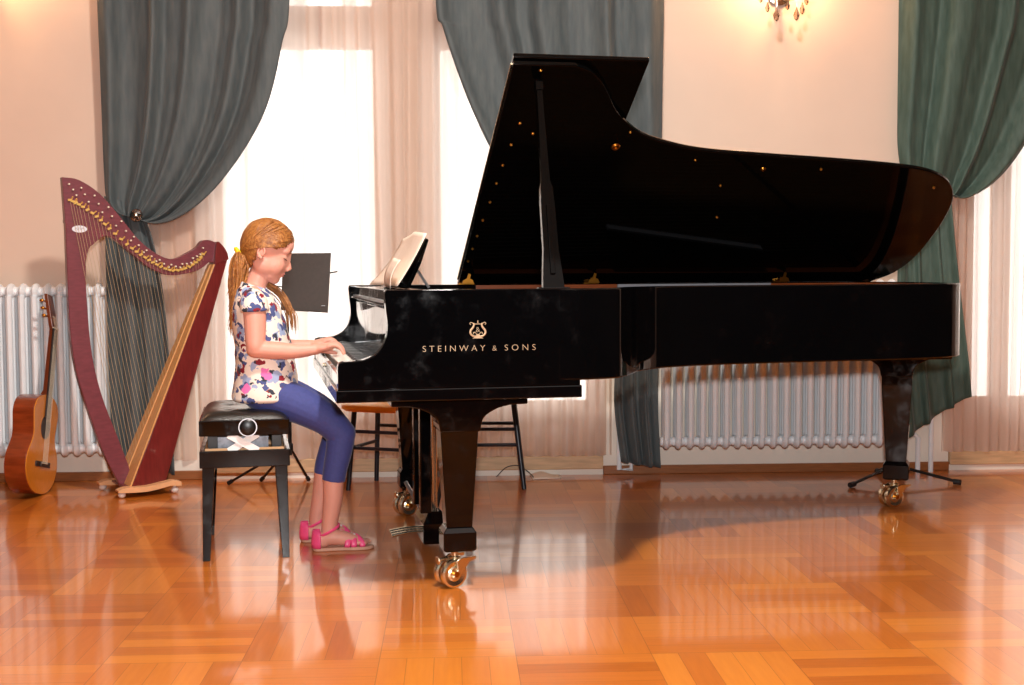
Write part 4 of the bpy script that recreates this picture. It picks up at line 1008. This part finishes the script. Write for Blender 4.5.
# neck and trunk
m1.chain([(-.270, .87, .95), (-.255, .87, 1.0), (-.232, .87, 1.055), (-.222, .87, 1.09)], [.050, .042, .040, .042], 18)
m1.ell((-.250, .87, .865), (.080, .118, .125)); m1.ell((-.232, .87, .70), (.080, .110, .125)); m1.ell((-.235, .87, .615), (.080, .100, .060))
m1.chain([(-.262, .755, .938), (-.265, .82, .962), (-.265, .92, .962), (-.262, .985, .938)], [.038, .040, .040, .038], 16)
m1.chain([(-.245, .82, .615), (-.20, .87, .605), (-.245, .92, .615)], [.06, .06, .06], 16)
def arm(v, ve, vw, s):
    m1.chain([(-.262, v, .940), (-.258, lerp(v, ve, .45), .870), (-.258, ve, .790), (-.256, ve, .768)], [.042, .041, .036, .033], 16)
    m1.chain([(-.262, ve, .768), (-.19, lerp(ve, vw, .35), .762), (-.11, lerp(ve, vw, .7), .758), (-.035, vw, .764)], [.031, .033, .027, .0195], 16)
    # palm
    m1.chain([(-.040, vw, .764), (-.018, vw, .769), (.008, vw, .775)], [.021, .029, .029], 16, flat=.55, upv=(0, 1, 0))
    Ls = (.92, 1.06, 1.1, 1.0)   # little, ring, middle, index counted from the outside (s = +1: thumb towards +v)
    for k in range(4):
        vv = vw + s * (-.0255 + .0165 * k); L = Ls[k]; spread = s * (-.006 + .004 * k); hgt = (.0, .004, .006, .003)[k]
        m1.chain([(.004, vv, .776), (.020, vv + spread * .4, .780 + hgt), (.020 + .020 * L, vv + spread * .8, .776 + hgt), (.020 + .034 * L, vv + spread, .762 + hgt * .5), (.020 + .040 * L, vv + spread, .7475)], [.0098, .0088, .0082, .0075, .0062], 10, sub=4)
    m1.chain([(-.032, vw + s * .016, .762), (-.010, vw + s * .032, .757), (.014, vw + s * .038, .751), (.034, vw + s * .034, .7465)], [.013, .0115, .0092, .0072], 10, sub=4)
arm(.742, .716, .712, 1); arm(.998, 1.03, 1.015, -1)
# legs
def leg(v, du, dz, ankle):
    m1.chain([(-.20, lerp(.87, v, .7), .597), (-.10, v, .550), (-.005, v, .498), (.052, v, .440 + dz)], [.055, .060, .056, .048], 18)
    m1.chain([(.052, v, .438 + dz), (.040 + du * .3, v, .375), (.018 + du * .6, v, .28), (.012 + du * .8, v, .20), (-.002 + du, v, .105), (-.006 + du, v, .062)], [.050, .046, .040, .037, .0305, .030], 18)
    x = du
    m1.chain([(-.036 + x, v, .043), (.0 + x, v, .050), (.050 + x, v - .002, .043), (.095 + x, v - .003, .031)], [.027, .031, .028, .023], 16)
    m1.ell((.105 + x, v, .027), (.040, .034, .014)); m1.ell((-.03 + x, v, .034), (.034, .027, .022))
    for k in range(5):
        vv = v - .026 + .0125 * k; big = (k == (4 if v < .87 else 0)); e = .142 + (.006 if big else 0) - .004 * (abs(k - (4 if v < .87 else 0)))
        m1.chain([(.115 + x, vv, .026), (.132 + x, vv, .027), (e + x, vv, .022)], [.0075, .0075 + (.002 if big else 0), .0065 + (.002 if big else 0)], 8, sub=3)
leg(.785, .008, 0, 0); leg(.955, -.030, -.010, 0)
body = remeshed(m1.build('body', M['skin'], girl, smooth=0), .0034, 9)
# face details
for s in (-1, 1):
    m1 = MB(GO); m1.tube([h(.062 + .0146 * math.cos(.30 + a * 1.2), s * (.032 + .0146 * math.sin(.30 + a * 1.2)), -.0005 - .0035 * math.cos(a * 1.4)) for a in np.linspace(-1, 1, 9)], [.0010, .0016, .0020, .0022, .0022, .0022, .0020, .0016, .0010], 6); m1.build('eyelashes', M['lash'], girl)
    m1 = MB(GO); m1.tube([h(.0895 - .006 * abs(a) - .004, s * (.030 + .016 * a), .024 + .003 * math.cos(a * 1.5)) for a in np.linspace(-1, 1, 9)], [.0006, .0014, .0018, .002, .002, .0018, .0016, .0012, .0006], 6, flat=.5); m1.build('eyebrow', M['hair'], girl)
    # ear
    m1 = MB(GO)
    ec = h(-.019, s * .070, -.012)
    E3 = H3 @ Matrix.Rotation(s * .35, 3, 'Z') @ Matrix.Rotation(-.15, 3, 'Y')
    m1.ell(ec, (.0135, .006, .022), E3, 16, 10)
    ring = [ec + E3 @ Vector((.0125 * math.cos(a) * (1 if math.sin(a) > -.3 else .75), s * .006, .0215 * math.sin(a))) for a in np.linspace(-.6, 4.2, 20)]
    m1.tube(ring, .0042, 8)
    m1.ell(ec + E3 @ Vector((.002, s * .004, -.019)), (.007, .005, .007), E3, 12, 8)
    er = remeshed(m1.build('ear', M['skin'], girl, smooth=0), .0016, 3)
    m1 = MB(GO); m1.ell(ec + E3 @ Vector((.002, s * .0095, -.022)), (.0024, .0024, .0024)); m1.build('ear_stud', M['steel'], er)
m1 = MB(GO); m1.ell(h(.0805, 0, -.0555), (.0112, .0155, .0040), H3); m1.ell(h(.0785, 0, -.0640), (.0112, .0135, .0045), H3); m1.build('lips', M['lip'], girl, smooth=180)
# hair
m1 = MB(GO)
def hairline(x):
    pts = [(-.2, -.30), (-.050, -.30), (-.040, -.05), (-.028, .004), (-.005, .016), (.03, .020), (.055, .040), (.072, .068), (.12, .082)]
    for (a, za), (b, zb_) in zip(pts, pts[1:]):
        if x <= b: return za + (zb_ - za) * (x - a) / (b - a)
    return .07
NU, NV_ = 72, 48; Vs = {}
def hp(i, j):
    ph = PI / 2 - PI * .98 * j / NV_; a = 2 * PI * i / NU
    x, y, z = math.cos(ph) * math.cos(a), math.cos(ph) * math.sin(a), math.sin(ph)
    r_ = (.098, .0785, .094 if z > 0 else .118)
    sc = 1 + .012 * math.sin(a * 17 + 6 * ph) + .010 * math.sin(a * 31 + 3 * z)
    return Vector((-.011 + r_[0] * x * sc, r_[1] * y * sc, .030 + r_[2] * z * sc))
quads = []
for j in range(NV_):
    for i in range(NU):
        c4 = [hp(i, j), hp(i + 1, j), hp(i + 1, j + 1), hp(i, j + 1)]; mc = sum(c4, Vector()) / 4
        if mc.z > hairline(mc.x) and not (mc.z < -.098 - .0 * mc.x):
            vs = []
            for ii, jj in ((i, j), (i + 1, j), (i + 1, j + 1), (i, j + 1)):
                key = (ii % NU, jj)
                if key not in Vs: Vs[key] = m1.V(HM @ hp(ii % NU, jj))
                vs.append(Vs[key])
            if len(set(vs)) == 4: m1.face(vs)
hairo = m1.build('hair', M['hair'], girl, smooth=180)
sd = hairo.modifiers.new('solid', 'SOLIDIFY'); sd.thickness = .012; sd.offset = -1
# combed locks over the cap, running back to the tie
tie = h(-.090, 0, -.036) + Vector((-.004, -.006, 0))
rnd = random.Random(4)
m1 = MB(GO)
for k in range(150):
    a = rnd.uniform(-1, 1); e = rnd.uniform(0, 1)
    sgn = -1 if k % 3 else 1
    # start on the hairline
    x0 = rnd.uniform(-.03, .082); y_side = 0
    z0 = hairline(x0) + .002; f = rnd.random()
    z0 = lerp(z0, .118, f ** 1.1)
    pts = []
    for t in np.linspace(0, 1, 9):
        x = lerp(x0, -.096, t); z = lerp(z0, -.034, t ** 1.25)
        # project on the cap
        dx, dz = (x + .011) / .1005, (z - .030) / (.0965 if z > .03 else .1205)
        q = 1 - dx * dx - dz * dz
        if q < 0.004:
            l = math.sqrt(dx * dx + dz * dz) / math.sqrt(.996); dx /= l; dz /= l; q = .004
            x = -.011 + dx * .1005; z = .030 + dz * (.0965 if dz > 0 else .1205)
        y = sgn * .0805 * math.sqrt(q)
        pts.append(h(x, y, z))
    m1.tube(pts, [.0010] + [.0026] * 7 + [.0018], 5)
m1.build('combed_locks', M['hair'], hairo, smooth=180)
m1 = MB(GO)
for k in range(120):
    a = rnd.uniform(0, 2 * PI); q = math.sqrt(rnd.random()); du, dv = q * math.cos(a), q * math.sin(a)
    L = rnd.choice([.17, .20, .23, .25, .27, .31]) * rnd.uniform(.85, 1.05)
    pts = []
    for t in np.linspace(0, 1, 12):
        wid = .009 + .041 * min(1, t * 4) * (1 - .5 * t)
        cu = -.006 + .016 * math.sin(min(t * 3, 1) * PI / 2) - .040 * t
        wave = .007 * math.sin(t * 9 + a * 2) * t
        pts.append(tie + Vector((cu + du * wid * .8 + wave, -.01 + dv * wid + .004 * math.sin(t * 7 + k), -L * t ** 1.15 + .008 * math.sin(t * PI))))
    m1.tube(pts, [.0022, .0036, .0040, .0040, .0038, .0036, .0034, .003, .0026, .002, .0014, .0006], 5)
pt = m1.build('ponytail', M['hair'], girl, smooth=180)
m1 = MB(GO)
axd = Vector((-1, 0, -.7)).normalized(); n1 = Vector((0, 1, 0)); n2 = axd.cross(n1)
m1.tube([tie + axd * .006 + (n1 * math.cos(a) + n2 * math.sin(a)) * .0165 for a in np.linspace(0, 2 * PI, 25)], .0088, 10); m1.build('hair_tie', M['yellow'], pt)
m1 = MB(GO)
for k in range(26):
    o1 = Vector((rnd.uniform(-.012, .012), rnd.uniform(-.02, .02), rnd.uniform(-.01, .01))); e = rnd.uniform(-.012, .02)
    pts = [Vector(p) + o1 * (1 if i < 4 else 1.3) for i, p in enumerate(cr([(-.262, .935, 1.045), (-.215, .955, 1.005), (-.165, .955, .965), (-.135, .945, .915), (-.122 + e, .935, .870 + e), (-.120 + e, .930, .835 - e)], 3))]
    n0 = len(pts); m1.tube(pts, [.0030 * (1 - (i / n0)) + .0006 for i in range(n0)], 5)
m1.build('loose_locks', M['hair'], hairo, smooth=180)
# blouse
m1 = MB(GO)
def ringe(z, ub, uf, hv, n=40, tilt=0):
    c_ = (ub + uf) / 2; a = (uf - ub) / 2
    return [(c_ + a * math.copysign(abs(math.cos(t)) ** .9, math.cos(t)), .87 + hv * math.copysign(abs(math.sin(t)) ** .85, math.sin(t)), z + tilt * math.cos(t)) for t in np.linspace(0, 2 * PI, n, endpoint=False)]
m1.loft([ringe(.565, -.335, -.120, .140), ringe(.575, -.348, -.098, .150), ringe(.64, -.342, -.102, .146), ringe(.70, -.334, -.110, .137), ringe(.77, -.336, -.122, .133), ringe(.84, -.342, -.138, .136), ringe(.90, -.345, -.158, .138), ringe(.950, -.337, -.180, .124), ringe(.980, -.325, -.198, .098, tilt=-.010), ringe(1.000, -.312, -.207, .070, tilt=-.018)])
m1.chain([(-.262, .765, .935), (-.268, .82, .955), (-.268, .92, .955), (-.262, .975, .935)], [.048, .046, .046, .048], 18)
for v, s in ((.742, -1), (.998, 1)):
    m1.tube([(-.262, v - s * .02, .955), (-.262, v, .945), (-.260, v + s * .004, .922), (-.259, v + s * .004, .905)], [.040, .049, .0515, .0520], 22)
blouse = remeshed(m1.build('blouse', M['shirt'], girl, smooth=0), .0042, 4)
# soft creases in the cloth
for vtx in blouse.data.vertices:
    c_ = vtx.co; nz = noise.noise(Vector((c_.x * 14, c_.y * 10, c_.z * 26))) ; vtx.co += vtx.normal * (.0035 * nz)
# leggings
m1 = MB(GO)
m1.chain([(-.240, .81, .615), (-.19, .87, .607), (-.240, .93, .615)], [.082, .085, .082], 18)
m1.ell((-.235, .87, .635), (.092, .120, .055))
for v, du, dz in ((.785, .008, 0), (.955, -.030, -.010)):
    m1.chain([(-.22, lerp(.87, v, .65), .600), (-.10, v, .552), (-.005, v, .498), (.053, v, .440 + dz)], [.080, .071, .062, .0545], 20)
    q = cr([(.053, v, .440 + dz, .0545), (.041 + du * .3, v, .375, .050), (.024 + du * .55, v, .305, .0455), (.017 + du * .6, v, .262 - dz * 0, .0435)], 6)
    m1.tube([a[:3] for a in q], [a[3] for a in q], 20)
lg = remeshed(m1.build('leggings', M['leggings'], girl, smooth=0), .0042, 4)
# sandals
def sandal(v, du, toeside):
    ol = cr([(-.068, 0), (-.055, -.024), (-.02, -.028), (.04, -.027), (.09, -.036), (.13, -.034), (.155, -.018), (.163, .004), (.150, .026), (.11, .036), (.05, .028), (-.02, .028), (-.055, .024)], 4, True)
    O_ = [(a + du, v + b * (1 if toeside > 0 else -1)) for a, b in ol]
    m1 = MB(GO); m1.loft([[(a, b, z) for a, b in O_] for z in (.0005, .013)]); so = m1.build('sandal', M['sole'], girl, bevel=.003, smooth=40)
    # heel cup
    m1 = MB(GO); R_ = []
    for z, k in ((.012, 1.0), (.032, 1.03), (.056, .95), (.076, .86)):
        R_.append([(-.034 + du - .036 * k * math.cos(a), v + .0300 * k * math.sin(a), z + .004 * math.cos(a) if z > .05 else z) for a in np.linspace(-1.45, 1.45, 20)])
    m1.loft(R_, cap=False, closed=False); m1.build('heel_cup', M['pink'], so, smooth=180, solid=.004)
    def strap(pts, w, name='strap'):
        m1 = MB(GO); m1.tube(cr(pts, 5), w, 8, flat=.28, upv=(0, 0, 1) if False else (1, 0, .3)); return m1.build(name, M['pink'], so, smooth=180)
    m1 = MB(GO); m1.tube([(-.004 + du + .0375 * math.cos(a), v + .0345 * math.sin(a), .076 + .020 * math.cos(a)) for a in np.linspace(0, 2 * PI, 33)], .0062, 8, flat=.35, upv=(0, 0, 1)); m1.build('ankle_strap', M['pink'], so, smooth=180)
    for (x0, s0, x1, s1) in ((.060, -1, .118, 1), (.118, -1, .060, 1), (.085, -1, .088, 1)):
        pts = [(lerp(x0, x1, (1 - math.cos(t)) / 2) + du, v + s0 * .0335 * math.cos(t) , .014 + (.044 - .014 * (lerp(x0, x1, (1 - math.cos(t)) / 2) - .06) / .06 * .9) * math.sin(t)) for t in np.linspace(0, PI, 15)]
        m1 = MB(GO); m1.tube(pts, .0115, 8, flat=.24, upv=(1, 0, 0)); m1.build('toe_strap', M['pink'], so, smooth=180)
    for a, b, c_ in ((.088, -.004, .0565), (.098, .008, .053), (.078, .010, .0575)):
        m1 = MB(GO); m1.ell((a + du, v + b, c_), (.0055, .0055, .004)); m1.build('pearl_bead', M['pearl'], so)
sandal(.785, .008, 1); sandal(.955, -.030, -1)
